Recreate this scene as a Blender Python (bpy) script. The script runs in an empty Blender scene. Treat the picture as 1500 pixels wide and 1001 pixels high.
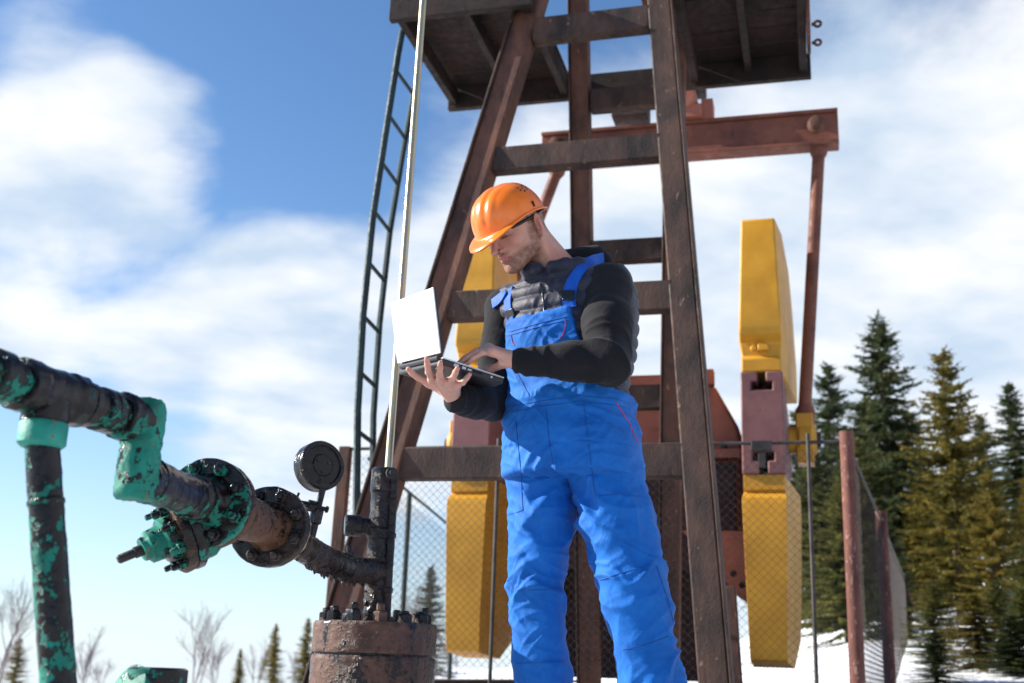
import bpy, math, random
import numpy as np
from mathutils import Vector, Matrix, noise as mnoise
from mathutils.bvhtree import BVHTree
import openvdb
random.seed(7)
rng = np.random.default_rng(7)
scene = bpy.context.scene
C = scene.collection
A = np.array

# ------------------------------------------------------------------ camera
FPX = 1700.0
pitch = math.atan(480 / FPX)
roll = math.radians(2.0)
CAM = A([0, 0, 1.0])
Fv = A([0, math.cos(pitch), math.sin(pitch)])
u0 = A([0, -math.sin(pitch), math.cos(pitch)])
r0 = A([1.0, 0, 0])
Rv = r0 * math.cos(roll) + u0 * math.sin(roll)
Uv = u0 * math.cos(roll) - r0 * math.sin(roll)
cam_data = bpy.data.cameras.new('camera')
cam = bpy.data.objects.new('camera', cam_data)
C.objects.link(cam)
M4 = Matrix(((Rv[0], Uv[0], -Fv[0], CAM[0]), (Rv[1], Uv[1], -Fv[1], CAM[1]), (Rv[2], Uv[2], -Fv[2], CAM[2]), (0, 0, 0, 1)))
cam.matrix_world = M4
cam_data.sensor_width = 36
cam_data.lens = FPX / 1500 * 36
cam_data.clip_end = 5000
cam_data.clip_start = 0.05
cam_data.dof.use_dof = True
cam_data.dof.focus_distance = 3.1
cam_data.dof.aperture_fstop = 4.0
scene.camera = cam

# ------------------------------------------------------------------ sun, sky, exposure
SUN_EL = math.radians(27)
SUN_AZ = math.radians(-82)            # measured from +Y (view direction), negative = left
sun_dir = A([math.sin(SUN_AZ) * math.cos(SUN_EL), math.cos(SUN_AZ) * math.cos(SUN_EL), math.sin(SUN_EL)])
sd = bpy.data.lights.new('sun', 'SUN')
sd.energy = 5.0
sd.angle = math.radians(0.5)
sd.color = (1.0, 0.94, 0.84)
so = bpy.data.objects.new('sun', sd)
C.objects.link(so)
so.rotation_euler = Vector(-sun_dir).to_track_quat('-Z', 'Y').to_euler()
so.location = (-8, 0, 10)
world = bpy.data.worlds.new('World')
scene.world = world
world.use_nodes = True
scene.view_settings.view_transform = 'Standard'
scene.view_settings.look = 'None'
scene.view_settings.gamma = 1
scene.view_settings.exposure = 1.0
SKY_STRENGTH = 0.068


def build_world():
    nt = world.node_tree
    nt.nodes.clear()
    N = nt.nodes.new
    L = nt.links.new
    out = N('ShaderNodeOutputWorld')
    bg = N('ShaderNodeBackground')
    bg.inputs['Strength'].default_value = SKY_STRENGTH
    sky = N('ShaderNodeTexSky')
    sky.sky_type = 'NISHITA'
    sky.sun_disc = False
    sky.sun_elevation = SUN_EL
    sky.sun_rotation = SUN_AZ
    sky.altitude = 900
    sky.air_density = 1.0
    sky.dust_density = 0.3
    sky.ozone_density = 2.6

    def math_(op, a, b=None, clamp=False):
        n = N('ShaderNodeMath')
        n.operation = op
        n.use_clamp = clamp
        for i, v in enumerate((a, b)):
            if v is None:
                continue
            if isinstance(v, (int, float)):
                n.inputs[i].default_value = v
            else:
                L(v, n.inputs[i])
        return n.outputs[0]

    tc = N('ShaderNodeTexCoord')
    sep = N('ShaderNodeSeparateXYZ')
    L(tc.outputs['Generated'], sep.inputs[0])
    x, y, z = sep.outputs
    den = math_('ADD', math_('MAXIMUM', z, 0.0), 0.22)
    comb = N('ShaderNodeCombineXYZ')
    L(math_('DIVIDE', x, den), comb.inputs[0])
    L(math_('DIVIDE', y, den), comb.inputs[1])
    big = N('ShaderNodeTexNoise')
    big.inputs['Scale'].default_value = 1.35
    big.inputs['Detail'].default_value = 10
    big.inputs['Roughness'].default_value = 0.58
    big.inputs['Distortion'].default_value = 0.2
    mp = N('ShaderNodeMapping')
    mp.inputs['Location'].default_value = (3.1, 1.52, 0.0)
    mp.inputs['Rotation'].default_value = (0, 0, math.radians(-24))
    mp.inputs['Scale'].default_value = (1.05, 1.3, 1.0)
    L(comb.outputs[0], mp.inputs[0])
    L(mp.outputs[0], big.inputs['Vector'])
    # gentle bias: cloud banks lie to the right of the view, and low along the horizon
    bias = math_('MULTIPLY', math_('ADD', x, 0.05), 0.34)
    low = math_('MULTIPLY', math_('SUBTRACT', 0.3, z), 0.30)
    dens = math_('ADD', math_('ADD', big.outputs['Fac'], bias), low)
    # cloud banks at real places in the sky
    for (dx, dy, dz, rad, amt) in CLOUDS:
        vd = N('ShaderNodeVectorMath')
        vd.operation = 'DISTANCE'
        L(tc.outputs['Generated'], vd.inputs[0])
        vd.inputs[1].default_value = (dx, dy, dz)
        g = math_('DIVIDE', vd.outputs['Value'], rad)
        g = math_('SUBTRACT', 1.0, math_('MULTIPLY', g, g), True)
        dens = math_('ADD', dens, math_('MULTIPLY', g, amt))
    ramp = N('ShaderNodeValToRGB')
    ramp.color_ramp.interpolation = 'EASE'
    e = ramp.color_ramp.elements
    e[0].position = 0.585
    e[0].color = (0, 0, 0, 1)
    e[1].position = 0.84
    e[1].color = (1, 1, 1, 1)
    L(dens, ramp.inputs[0])
    mask = math_('MULTIPLY', ramp.outputs['Color'], 0.93)
    # cloud colour: bright tops, greyer where thick
    fine = N('ShaderNodeTexNoise')
    fine.inputs['Scale'].default_value = 3.4
    fine.inputs['Detail'].default_value = 6
    L(mp.outputs[0], fine.inputs['Vector'])
    cr = N('ShaderNodeValToRGB')
    cr.color_ramp.elements[0].position = 0.36
    cr.color_ramp.elements[0].color = (4.6, 5.6, 6.8, 1)
    cr.color_ramp.elements[1].position = 0.62
    cr.color_ramp.elements[1].color = (7.9, 8.0, 8.15, 1)
    L(fine.outputs['Fac'], cr.inputs[0])
    tint = N('ShaderNodeMix')
    tint.data_type = 'RGBA'
    tint.blend_type = 'MULTIPLY'
    tint.inputs[0].default_value = 1.0
    L(sky.outputs[0], tint.inputs[6])
    tint.inputs[7].default_value = (1.0, 1.25, 1.42, 1)
    mix = N('ShaderNodeMix')
    mix.data_type = 'RGBA'
    L(mask, mix.inputs[0])
    L(tint.outputs[2], mix.inputs[6])
    L(cr.outputs['Color'], mix.inputs[7])
    hz = math_('POWER', math_('SUBTRACT', 1.0, math_('MAXIMUM', z, 0.0), True), 7.5)
    mix2 = N('ShaderNodeMix')
    mix2.data_type = 'RGBA'
    L(math_('MULTIPLY', hz, 0.85), mix2.inputs[0])
    L(mix.outputs[2], mix2.inputs[6])
    mix2.inputs[7].default_value = (6.6, 7.3, 8.0, 1)
    L(mix2.outputs[2], bg.inputs['Color'])
    L(bg.outputs[0], out.inputs['Surface'])


# ------------------------------------------------------------------ sight helpers: turn a point of the photograph into a place in the scene
def ray(x, y):
    return Fv + Rv * (x - 750) / FPX - Uv * (y - 500.5) / FPX


def P(x, y, Y):
    d = ray(x, y)
    return CAM + d * (Y / d[1])


def on(x, y, pt, n):
    d = ray(x, y)
    return CAM + d * (np.dot(pt - CAM, n) / np.dot(d, n))


def unit(v):
    v = np.asarray(v, float)
    return v / np.linalg.norm(v)


def cdir(x, y, rad, amt):
    d = unit(ray(x, y))
    return (d[0], d[1], d[2], rad, amt)


CLOUDS = [cdir(130, 165, 0.13, 0.42), cdir(230, 180, 0.08, 0.16), cdir(230, 425, 0.19, 0.42), cdir(520, 410, 0.22, 0.30),
          cdir(40, 400, 0.16, 0.22), cdir(480, 30, 0.14, 0.18), cdir(100, 20, 0.12, 0.14), cdir(420, 620, 0.15, 0.16),
          cdir(700, 450, 0.25, 0.26), cdir(1100, 420, 0.35, 0.26), cdir(1400, 200, 0.30, 0.20), cdir(420, 230, 0.22, -0.34),
          cdir(380, 565, 0.09, -0.22), cdir(160, 575, 0.09, -0.20), cdir(150, 300, 0.10, -0.16), cdir(150, 560, 0.14, -0.10), cdir(1330, 390, 0.08, -0.12)]
build_world()
GZ = 0.66                             # level of the trodden ground


# ------------------------------------------------------------------ mesh builder
def perp(a):
    a = unit(a)
    t = A([0, 0, 1.0]) if abs(a[2]) < 0.9 else A([1.0, 0, 0])
    b = unit(np.cross(t, a))
    return b, np.cross(a, b)


_perm = np.random.default_rng(5).permutation(512)
_grad = np.random.default_rng(6).normal(size=(512, 3))
_grad /= np.linalg.norm(_grad, axis=1)[:, None]


def pnoise(p):
    """gradient noise at points (N,3), about -0.7..0.7"""
    i = np.floor(p).astype(int)
    f_ = p - i
    u_ = f_ * f_ * f_ * (f_ * (f_ * 6 - 15) + 10)
    out = 0
    for dx in (0, 1):
        for dy in (0, 1):
            for dz in (0, 1):
                h_ = _perm[(_perm[(_perm[(i[:, 0] + dx) & 511] + i[:, 1] + dy) & 511] + i[:, 2] + dz) & 511]
                g_ = _grad[h_]
                dot = g_[:, 0] * (f_[:, 0] - dx) + g_[:, 1] * (f_[:, 1] - dy) + g_[:, 2] * (f_[:, 2] - dz)
                w = (u_[:, 0] if dx else 1 - u_[:, 0]) * (u_[:, 1] if dy else 1 - u_[:, 1]) * (u_[:, 2] if dz else 1 - u_[:, 2])
                out = out + dot * w
    return out


class MB:
    def __init__(self):
        self.v = []
        self.f = []

    def add(self, vs, fs):
        o = len(self.v)
        self.v += [tuple(map(float, p)) for p in vs]
        self.f += [tuple(i + o for i in q) for q in fs]
        return self

    def box(self, c, ax, ay, az):
        c, ax, ay, az = map(lambda t: np.asarray(t, float), (c, ax, ay, az))
        vs = [c + sx * ax + sy * ay + sz * az for sx in (-1, 1) for sy in (-1, 1) for sz in (-1, 1)]
        fs = [(0, 1, 3, 2), (4, 6, 7, 5), (0, 4, 5, 1), (2, 3, 7, 6), (0, 2, 6, 4), (1, 5, 7, 3)]
        if np.dot(np.cross(ax, ay), az) < 0:
            fs = [q[::-1] for q in fs]
        return self.add(vs, fs)

    def beam(self, p, q, w, h, side):
        """bar from p to q, w wide along `side`, h deep across"""
        p, q = A(p, float), A(q, float)
        d = unit(q - p)
        s = unit(side - np.dot(side, d) * d)
        t = np.cross(d, s)
        return self.box((p + q) / 2, s * w / 2, t * h / 2, (q - p) / 2)

    def ibeam(self, p, q, w, h, tf, side, tw=0.02):
        p, q = A(p, float), A(q, float)
        d = unit(q - p)
        s = unit(side - np.dot(side, d) * d)
        t = np.cross(d, s)
        for k in (-1, 1):
            o = t * k * (h / 2 - tf / 2)
            self.box((p + q) / 2 + o, s * w / 2, t * tf / 2, (q - p) / 2)
        self.box((p + q) / 2, s * tw / 2, t * (h / 2 - tf - 0.0005), (q - p) / 2)
        return self

    def tube(self, pts, rad, n=12, caps=True, step=None):
        pts = [A(p, float) for p in pts]
        if np.isscalar(rad):
            rad = [rad] * len(pts)
        if step:
            np_, nr_ = [pts[0]], [rad[0]]
            for i in range(len(pts) - 1):
                k_ = max(1, int(np.linalg.norm(pts[i + 1] - pts[i]) / step))
                for j in range(1, k_ + 1):
                    np_.append(pts[i] + (pts[i + 1] - pts[i]) * j / k_)
                    nr_.append(rad[i] + (rad[i + 1] - rad[i]) * j / k_)
            pts, rad = np_, nr_
        vs = []
        b = None
        for i, p in enumerate(pts):
            d = unit(pts[min(i + 1, len(pts) - 1)] - pts[max(i - 1, 0)])
            if b is None:
                b, c = perp(d)
            else:
                b = unit(b - np.dot(b, d) * d)
                c = np.cross(d, b)
            for k in range(n):
                t = 2 * math.pi * k / n
                vs.append(p + rad[i] * (math.cos(t) * b + math.sin(t) * c))
        fs = []
        for i in range(len(pts) - 1):
            for k in range(n):
                k2 = (k + 1) % n
                fs.append((i * n + k, i * n + k2, (i + 1) * n + k2, (i + 1) * n + k))
        if caps:
            fs.append(tuple(range(n))[::-1])
            fs.append(tuple((len(pts) - 1) * n + k for k in range(n)))
        return self.add(vs, fs)

    def lathe(self, o, ax, prof, n=32, wob=0.0, step=None):
        """prof: list of (t along ax, radius)"""
        o = A(o, float)
        ax = unit(ax)
        b, c = perp(ax)
        vs = []
        if step:
            p2 = [prof[0]]
            for (t0, r0_), (t1, r1_) in zip(prof[:-1], prof[1:]):
                k_ = max(1, int(math.hypot(t1 - t0, r1_ - r0_) / step))
                p2 += [(t0 + (t1 - t0) * j / k_, r0_ + (r1_ - r0_) * j / k_) for j in range(1, k_ + 1)]
            prof = p2
        for (t, r) in prof:
            for k in range(n):
                th = 2 * math.pi * k / n
                rr = r * (1 + wob * (mnoise.noise(Vector((math.cos(th) * 2 + t * 31, math.sin(th) * 2, t * 40))) if wob else 0))
                vs.append(o + ax * t + rr * (math.cos(th) * b + math.sin(th) * c))
        fs = []
        m = len(prof)
        for i in range(m - 1):
            for k in range(n):
                k2 = (k + 1) % n
                fs.append((i * n + k, i * n + k2, (i + 1) * n + k2, (i + 1) * n + k))
        fs.append(tuple(range(n))[::-1])
        fs.append(tuple((m - 1) * n + k for k in range(n)))
        return self.add(vs, fs)

    def prism(self, poly, vec):
        """poly: 3D points of a planar outline, extruded by vec"""
        n = len(poly)
        vec = A(vec, float)
        poly = [A(p, float) for p in poly]
        nrm = sum((np.cross(poly[i] - poly[0], poly[(i + 1) % n] - poly[0]) for i in range(n)), A([0.0, 0, 0]))
        if np.dot(nrm, vec) < 0:
            poly = poly[::-1]
        vs = poly + [p + vec for p in poly]
        fs = [tuple(range(n))[::-1], tuple(range(n, 2 * n))]
        fs += [(i, (i + 1) % n, n + (i + 1) % n, n + i) for i in range(n)]
        return self.add(vs, fs)

    def rough(self, amp=0.002, f=60.0):
        v = A(self.v, float)
        for k, (am, fr) in enumerate(((amp, f), (amp * 0.6, f * 2.7))):
            v = v + am * np.stack([pnoise(v * fr + 11.3 * j + k) for j in range(3)], 1)
        self.v = [tuple(p) for p in v]
        return self

    def hexbolt(self, o, ax, r, h, stud=0.0):
        self.lathe(o, ax, [(0, r), (h * 0.85, r), (h, r * 0.86)], 6)
        if stud:
            self.lathe(A(o) + unit(ax) * h, ax, [(0, r * 0.55), (stud * 0.8, r * 0.55), (stud, r * 0.4)], 10)
        return self

    def build(self, name, mat, parent=None, smooth=35, bevel=0.0, kind=None):
        me = bpy.data.meshes.new(name)
        me.from_pydata(self.v, [], self.f)
        return link(name, me, mat, parent, smooth, bevel, kind)


def link(name, me, mat, parent=None, smooth=35, bevel=0.0, kind=None):
    me.materials.append(MATS[mat] if isinstance(mat, str) else mat)
    o = bpy.data.objects.new(name, me)
    C.objects.link(o)
    if smooth:
        me.polygons.foreach_set('use_smooth', [True] * len(me.polygons))
        if smooth < 180:
            me.set_sharp_from_angle(angle=math.radians(smooth))
    if bevel:
        b = o.modifiers.new('bevel', 'BEVEL')
        b.width = bevel
        b.segments = 2 if bevel < 0.02 else 3
        b.limit_method = 'ANGLE'
        b.angle_limit = math.radians(40)
    if parent is not None:
        o.parent = parent
        if parent.type == 'EMPTY':
            o.location = -parent.location
    if kind:
        o['kind'] = kind
    return o


def thing(name, label, cat, loc, group=None):
    o = bpy.data.objects.new(name, None)
    o.empty_display_size = 0.1
    C.objects.link(o)
    o.location = Vector(loc)
    return tag(o, label, cat, group)


def tag(o, label, cat, group=None):
    o['label'] = label
    o['category'] = cat
    if group:
        o['group'] = group
    return o


# ------------------------------------------------------------------ materials
MATS = {}


class NT:
    def __init__(self, name):
        self.m = bpy.data.materials.new(name)
        self.m.use_nodes = True
        self.t = self.m.node_tree
        self.b = self.t.nodes['Principled BSDF']
        self.tc = self.t.nodes.new('ShaderNodeTexCoord')
        self.co = self.tc.outputs['Object']
        MATS[name] = self.m

    def noise(self, scale, detail=5, rough=0.55, stretch=None, dist=0.0, off=0.0):
        n = self.t.nodes.new('ShaderNodeTexNoise')
        n.inputs['Scale'].default_value = scale
        n.inputs['Detail'].default_value = detail
        n.inputs['Roughness'].default_value = rough
        n.inputs['Distortion'].default_value = dist
        co = self.co
        if stretch or off:
            mp = self.t.nodes.new('ShaderNodeMapping')
            mp.inputs['Scale'].default_value = stretch or (1, 1, 1)
            mp.inputs['Location'].default_value = (off, off * 0.7, off * 1.3)
            self.t.links.new(co, mp.inputs[0])
            co = mp.outputs[0]
        self.t.links.new(co, n.inputs['Vector'])
        return n.outputs['Fac']

    def ramp(self, fac, stops):
        r = self.t.nodes.new('ShaderNodeValToRGB')
        el = r.color_ramp.elements
        while len(el) < len(stops):
            el.new(0.5)
        for e, (p, c) in zip(el, stops):
            e.position = p
            e.color = (c, c, c, 1) if np.isscalar(c) else (*c, 1)
        self.t.links.new(fac, r.inputs[0])
        return r.outputs['Color']

    def mix(self, fac, a, b, mode='MIX'):
        n = self.t.nodes.new('ShaderNodeMix')
        n.data_type = 'RGBA'
        n.blend_type = mode
        for s, v in ((n.inputs[0], fac), (n.inputs[6], a), (n.inputs[7], b)):
            if isinstance(v, (int, float)):
                s.default_value = v
            elif isinstance(v, tuple):
                s.default_value = (*v, 1)
            else:
                self.t.links.new(v, s)
        return n.outputs[2]

    def mth(self, op, a, b=0.0):
        n = self.t.nodes.new('ShaderNodeMath')
        n.operation = op
        for i, v in enumerate((a, b)):
            if isinstance(v, (int, float)):
                n.inputs[i].default_value = v
            else:
                self.t.links.new(v, n.inputs[i])
        return n.outputs[0]

    def set(self, **kw):
        names = dict(color='Base Color', rough='Roughness', metal='Metallic', spec='Specular IOR Level', coat='Coat Weight',
                     coatr='Coat Roughness', sheen='Sheen Weight', sss='Subsurface Weight', trans='Transmission Weight', alpha='Alpha')
        for k, v in kw.items():
            s = self.b.inputs[names[k]]
            if isinstance(v, (int, float)):
                s.default_value = v
            elif isinstance(v, tuple):
                s.default_value = (*v, 1)
            else:
                self.t.links.new(v, s)
        return self

    def bump(self, h, strength=0.3, dist=0.01, prev=None):
        n = self.t.nodes.new('ShaderNodeBump')
        n.inputs['Strength'].default_value = strength
        n.inputs['Distance'].default_value = dist
        self.t.links.new(h, n.inputs['Height'])
        if prev is not None:
            self.t.links.new(prev, n.inputs['Normal'])
        self.t.links.new(n.outputs[0], self.b.inputs['Normal'])
        return n.outputs[0]

    def geo(self, what):
        g = self.t.nodes.new('ShaderNodeNewGeometry')
        return g.outputs[what]

    def attr(self, name):
        n = self.t.nodes.new('ShaderNodeAttribute')
        n.attribute_name = name
        return n.outputs['Color']


def worn_metal(name, c1, c2, c3, scale=6.0, rough=(0.45, 0.85), bump=0.4, stretch=None, spot=0.62):
    t = NT(name)
    a = t.noise(scale, 8, 0.62, stretch)
    b = t.noise(scale * 4.5, 6, 0.6, stretch, off=5.0)
    col = t.ramp(a, [(0.36, c1), (0.62, c2)])
    col = t.mix(t.ramp(b, [(spot, 0.0), (spot + 0.06, 0.7)]), col, c3)
    t.set(color=col, rough=t.ramp(b, [(0.3, rough[0]), (0.7, rough[1])]), spec=0.4)
    p = t.bump(a, bump * 0.6, 0.02)
    t.bump(t.noise(scale * 14, 4, 0.6), bump, 0.004, p)
    return t


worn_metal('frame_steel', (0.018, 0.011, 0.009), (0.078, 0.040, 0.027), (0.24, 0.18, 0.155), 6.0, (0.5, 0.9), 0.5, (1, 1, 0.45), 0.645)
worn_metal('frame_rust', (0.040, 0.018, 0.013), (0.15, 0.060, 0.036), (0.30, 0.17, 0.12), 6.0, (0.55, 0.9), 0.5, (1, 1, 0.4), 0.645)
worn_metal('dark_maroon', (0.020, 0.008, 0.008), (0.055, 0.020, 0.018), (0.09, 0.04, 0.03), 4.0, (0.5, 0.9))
worn_metal('deck_dark', (0.009, 0.006, 0.005), (0.032, 0.015, 0.011), (0.09, 0.04, 0.025), 4.0, (0.6, 0.95), spot=0.66)
worn_metal('beam_red', (0.12, 0.040, 0.026), (0.22, 0.075, 0.045), (0.06, 0.03, 0.03), 4.0, (0.5, 0.85))
worn_metal('gear_red', (0.26, 0.080, 0.052), (0.38, 0.13, 0.082), (0.12, 0.05, 0.05), 3.0, (0.45, 0.75), 0.2, spot=0.66)
worn_metal('crank_plum', (0.15, 0.062, 0.062), (0.25, 0.105, 0.10), (0.10, 0.045, 0.05), 3.0, (0.45, 0.75), 0.25, spot=0.66)
worn_metal('yellow_paint', (0.50, 0.235, 0.016), (0.64, 0.31, 0.024), (0.32, 0.14, 0.02), 3.5, (0.38, 0.62), 0.2, spot=0.70)
worn_metal('rod_steel', (0.42, 0.34, 0.21), (0.62, 0.51, 0.33), (0.30, 0.2, 0.1), 8.0, (0.25, 0.45), 0.05, (1, 1, 0.15))
MATS['rod_steel'].node_tree.nodes['Principled BSDF'].inputs['Metallic'].default_value = 0.85
worn_metal('ladder_teal', (0.006, 0.018, 0.022), (0.016, 0.042, 0.046), (0.05, 0.045, 0.04), 9.0, (0.5, 0.8), 0.2)
worn_metal('post_rust', (0.075, 0.026, 0.020), (0.18, 0.066, 0.048), (0.36, 0.23, 0.19), 9.0, (0.6, 0.95), 0.4, (1, 1, 0.5), 0.58)
worn_metal('wire_dark', (0.03, 0.026, 0.025), (0.07, 0.06, 0.055), (0.2, 0.12, 0.08), 12.0, (0.5, 0.8), 0.1)
worn_metal('dark_iron', (0.015, 0.013, 0.014), (0.04, 0.033, 0.032), (0.09, 0.06, 0.05), 10.0, (0.4, 0.75), 0.3)


def oily(name, base1, base2, oil_lo, oil_hi, scale=7.0, drip=(1, 1, 0.45), rust=(0.24, 0.11, 0.055), off=0.0):
    """painted or rusty steel, partly coated with glossy black crude"""
    t = NT(name)
    n1 = t.noise(scale, 9, 0.66, drip, 0.4, off)
    n2 = t.noise(scale * 3.2, 7, 0.6, None, 0.0, off + 3)
    n3 = t.noise(scale * 11, 5, 0.65, None, 0.0, off + 7)
    base = t.ramp(n2, [(0.3, base1), (0.7, base2)])
    base = t.mix(t.ramp(n3, [(0.60, 0.0), (0.66, 1.0)]), base, rust)
    sepn = t.t.nodes.new('ShaderNodeSeparateXYZ')
    t.t.links.new(t.geo('Normal'), sepn.inputs[0])
    up = t.mth('MULTIPLY', sepn.outputs[2], 0.07)         # crude settles on top faces
    n1 = t.mth('ADD', n1, t.mth('MULTIPLY', t.mth('SUBTRACT', n2, 0.5), 0.55))
    oil = t.ramp(t.mth('ADD', t.mth('ADD', n1, up), t.mth('MULTIPLY', t.mth('SUBTRACT', n3, 0.5), 0.5)), [(oil_lo, 0.0), (oil_hi, 1.0)])
    col = t.mix(oil, base, t.ramp(n2, [(0.3, (0.005, 0.004, 0.005)), (0.75, (0.016, 0.011, 0.010))]))
    t.set(color=col, rough=t.ramp(t.mth('ADD', t.mth('MULTIPLY', oil, 0.35), t.mth('MULTIPLY', n3, 0.3)), [(0.1, 0.62), (0.45, 0.17)]), spec=0.32)
    p = t.bump(t.mth('ADD', oil, t.mth('MULTIPLY', n2, 0.8)), 0.55, 0.004)
    p = t.bump(n3, 0.38, 0.005, p)
    return t


GREEN1, GREEN2 = (0.003, 0.10, 0.07), (0.014, 0.28, 0.20)
oily('green_pipe', GREEN1, GREEN2, 0.455, 0.475, 6.0)
oily('green_clean', GREEN1, GREEN2, 0.585, 0.61, 7.0, off=2.0)
oily('green_fresh', (0.010, 0.19, 0.14), (0.03, 0.34, 0.26), 0.66, 0.69, 7.0, off=13.0)
oily('green_oily', GREEN1, GREEN2, 0.435, 0.46, 6.0, off=4.0)
oily('rusty_flange', (0.06, 0.028, 0.016), (0.15, 0.065, 0.028), 0.46, 0.54, 8.0, off=6.0)
oily('casing_rust', (0.060, 0.028, 0.020), (0.165, 0.078, 0.050), 0.45, 0.58, 6.0, (1, 1, 0.3), (0.27, 0.14, 0.095), off=8.0)
oily('crude_pipe', (0.03, 0.022, 0.02), (0.07, 0.045, 0.035), 0.36, 0.48, 6.0, off=9.0)
oily('seal_tan', (0.42, 0.25, 0.11), (0.60, 0.40, 0.2), 0.56, 0.62, 9.0, off=11.0)


def cloth(name, c1, c2, weave=900, rough=0.85, sheen=0.15, big=9.0, bumpd=0.004, bs=0.35):
    t = NT(name)
    n = t.noise(big, 5, 0.55)
    t.set(color=t.ramp(n, [(0.3, c1), (0.7, c2)]), rough=rough, spec=0.25, sheen=sheen)
    p = t.bump(t.noise(big * 2.6, 5, 0.5, None, 0.8), bs, bumpd * 2)
    t.bump(t.noise(weave, 2, 0.5), 0.15, 0.0006, p)
    return t


cloth('work_blue', (0.002, 0.105, 0.42), (0.004, 0.145, 0.54), 700, 0.72, 0.06, 8.0, 0.004, 0.45)
cloth('strap_blue', (0.003, 0.065, 0.38), (0.006, 0.11, 0.52), 900, 0.6, 0.05, 20)
cloth('vest_navy', (0.018, 0.019, 0.034), (0.030, 0.031, 0.052), 1200, 0.55, 0.1, 14, 0.003, 0.5)
cloth('hoodie_black', (0.0075, 0.0068, 0.009), (0.013, 0.012, 0.0145), 1400, 0.9, 0.05, 12)
cloth('seam_blue', (0.001, 0.062, 0.27), (0.002, 0.07, 0.31), 900, 0.7)
cloth('piping_red', (0.45, 0.03, 0.08), (0.55, 0.05, 0.10), 900, 0.6)
cloth('boot_leather', (0.015, 0.012, 0.01), (0.04, 0.03, 0.022), 300, 0.5)


t = None
tb_ = MATS['work_blue'].node_tree
pb = tb_.nodes['Principled BSDF']
src = pb.inputs['Base Color'].links[0].from_socket
nz = tb_.nodes.new('ShaderNodeTexNoise')
nz.inputs['Scale'].default_value = 55
nz.inputs['Detail'].default_value = 8
nz.inputs['Roughness'].default_value = 0.7
tcn = tb_.nodes.new('ShaderNodeTexCoord')
tb_.links.new(tcn.outputs['Object'], nz.inputs['Vector'])
rp = tb_.nodes.new('ShaderNodeValToRGB')
rp.color_ramp.elements[0].position, rp.color_ramp.elements[1].position = 0.3, 0.72
rp.color_ramp.elements[0].color = (0.78, 0.82, 0.86, 1)
rp.color_ramp.elements[1].color = (1.3, 1.12, 1.05, 1)
tb_.links.new(nz.outputs['Fac'], rp.inputs[0])
mx = tb_.nodes.new('ShaderNodeMix')
mx.data_type = 'RGBA'
mx.blend_type = 'MULTIPLY'
mx.inputs[0].default_value = 1.0
tb_.links.new(src, mx.inputs[6])
tb_.links.new(rp.outputs['Color'], mx.inputs[7])
tb_.links.new(mx.outputs[2], pb.inputs['Base Color'])


def plain(name, col, rough=0.4, **kw):
    t = NT(name)
    n = t.noise(30, 4, 0.5)
    t.set(color=t.mix(t.ramp(n, [(0.35, 0.0), (0.7, 1.0)]), col, tuple(c * 0.86 for c in col)), rough=rough, **kw)
    return t


plain('buckle_black', (0.012, 0.012, 0.014), 0.35)
hh = plain('helmet_orange', (0.90, 0.185, 0.006), 0.27, coat=0.25, coatr=0.12)
hh.bump(hh.noise(160, 3, 0.5), 0.04, 0.001)
plain('laptop_white', (0.82, 0.82, 0.83), 0.30)
plain('laptop_black', (0.012, 0.012, 0.014), 0.42)
plain('laptop_silver', (0.42, 0.42, 0.43), 0.35, metal=0.7)
plain('slot_dark', (0.02, 0.008, 0.004), 0.9)
plain('eye_dark', (0.03, 0.02, 0.018), 0.25)
plain('nut_steel', (0.35, 0.33, 0.31), 0.4, metal=0.8)

t = NT('skin')
n = t.noise(220, 4, 0.6)
base = t.attr('Col')
t.set(color=t.mix(t.ramp(n, [(0.35, 0.0), (0.7, 0.22)]), base, (0.36, 0.15, 0.10)), rough=t.ramp(n, [(0.3, 0.48), (0.7, 0.62)]), spec=0.35, sss=0.12)
t.b.inputs['Subsurface Radius'].default_value = (0.012, 0.005, 0.003)
t.b.inputs['Subsurface Scale'].default_value = 0.6
t.bump(n, 0.18, 0.0012)

t = NT('snow_ground')
n = t.noise(0.35, 6, 0.6)
n2 = t.noise(3.0, 6, 0.65, off=4)
msk = t.ramp(t.mth('ADD', n, t.mth('MULTIPLY', t.mth('SUBTRACT', n2, 0.5), 0.35)), [(0.34, 1.0), (0.40, 0.0)])
dirt = t.ramp(n2, [(0.3, (0.07, 0.05, 0.035)), (0.7, (0.16, 0.12, 0.075))])
# unseen bare earth added round the machine to cut snow bounce, snow beyond it
vd = t.t.nodes.new('ShaderNodeVectorMath')
vd.operation = 'DISTANCE'
t.t.links.new(t.co, vd.inputs[0])
vd.inputs[1].default_value = (0.5, 4.0, 0.66)
pad = t.ramp(t.mth('ADD', t.mth('MULTIPLY', vd.outputs['Value'], 0.1), t.mth('MULTIPLY', t.mth('SUBTRACT', n2, 0.5), 0.3)), [(0.70, 1.0), (0.86, 0.0)])
msk = t.mth('MAXIMUM', msk, t.mth('MULTIPLY', pad, 0.35))
t.set(color=t.mix(msk, (0.82, 0.84, 0.88), dirt), rough=0.8, spec=0.2)
t.bump(n2, 0.6, 0.12)

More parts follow.
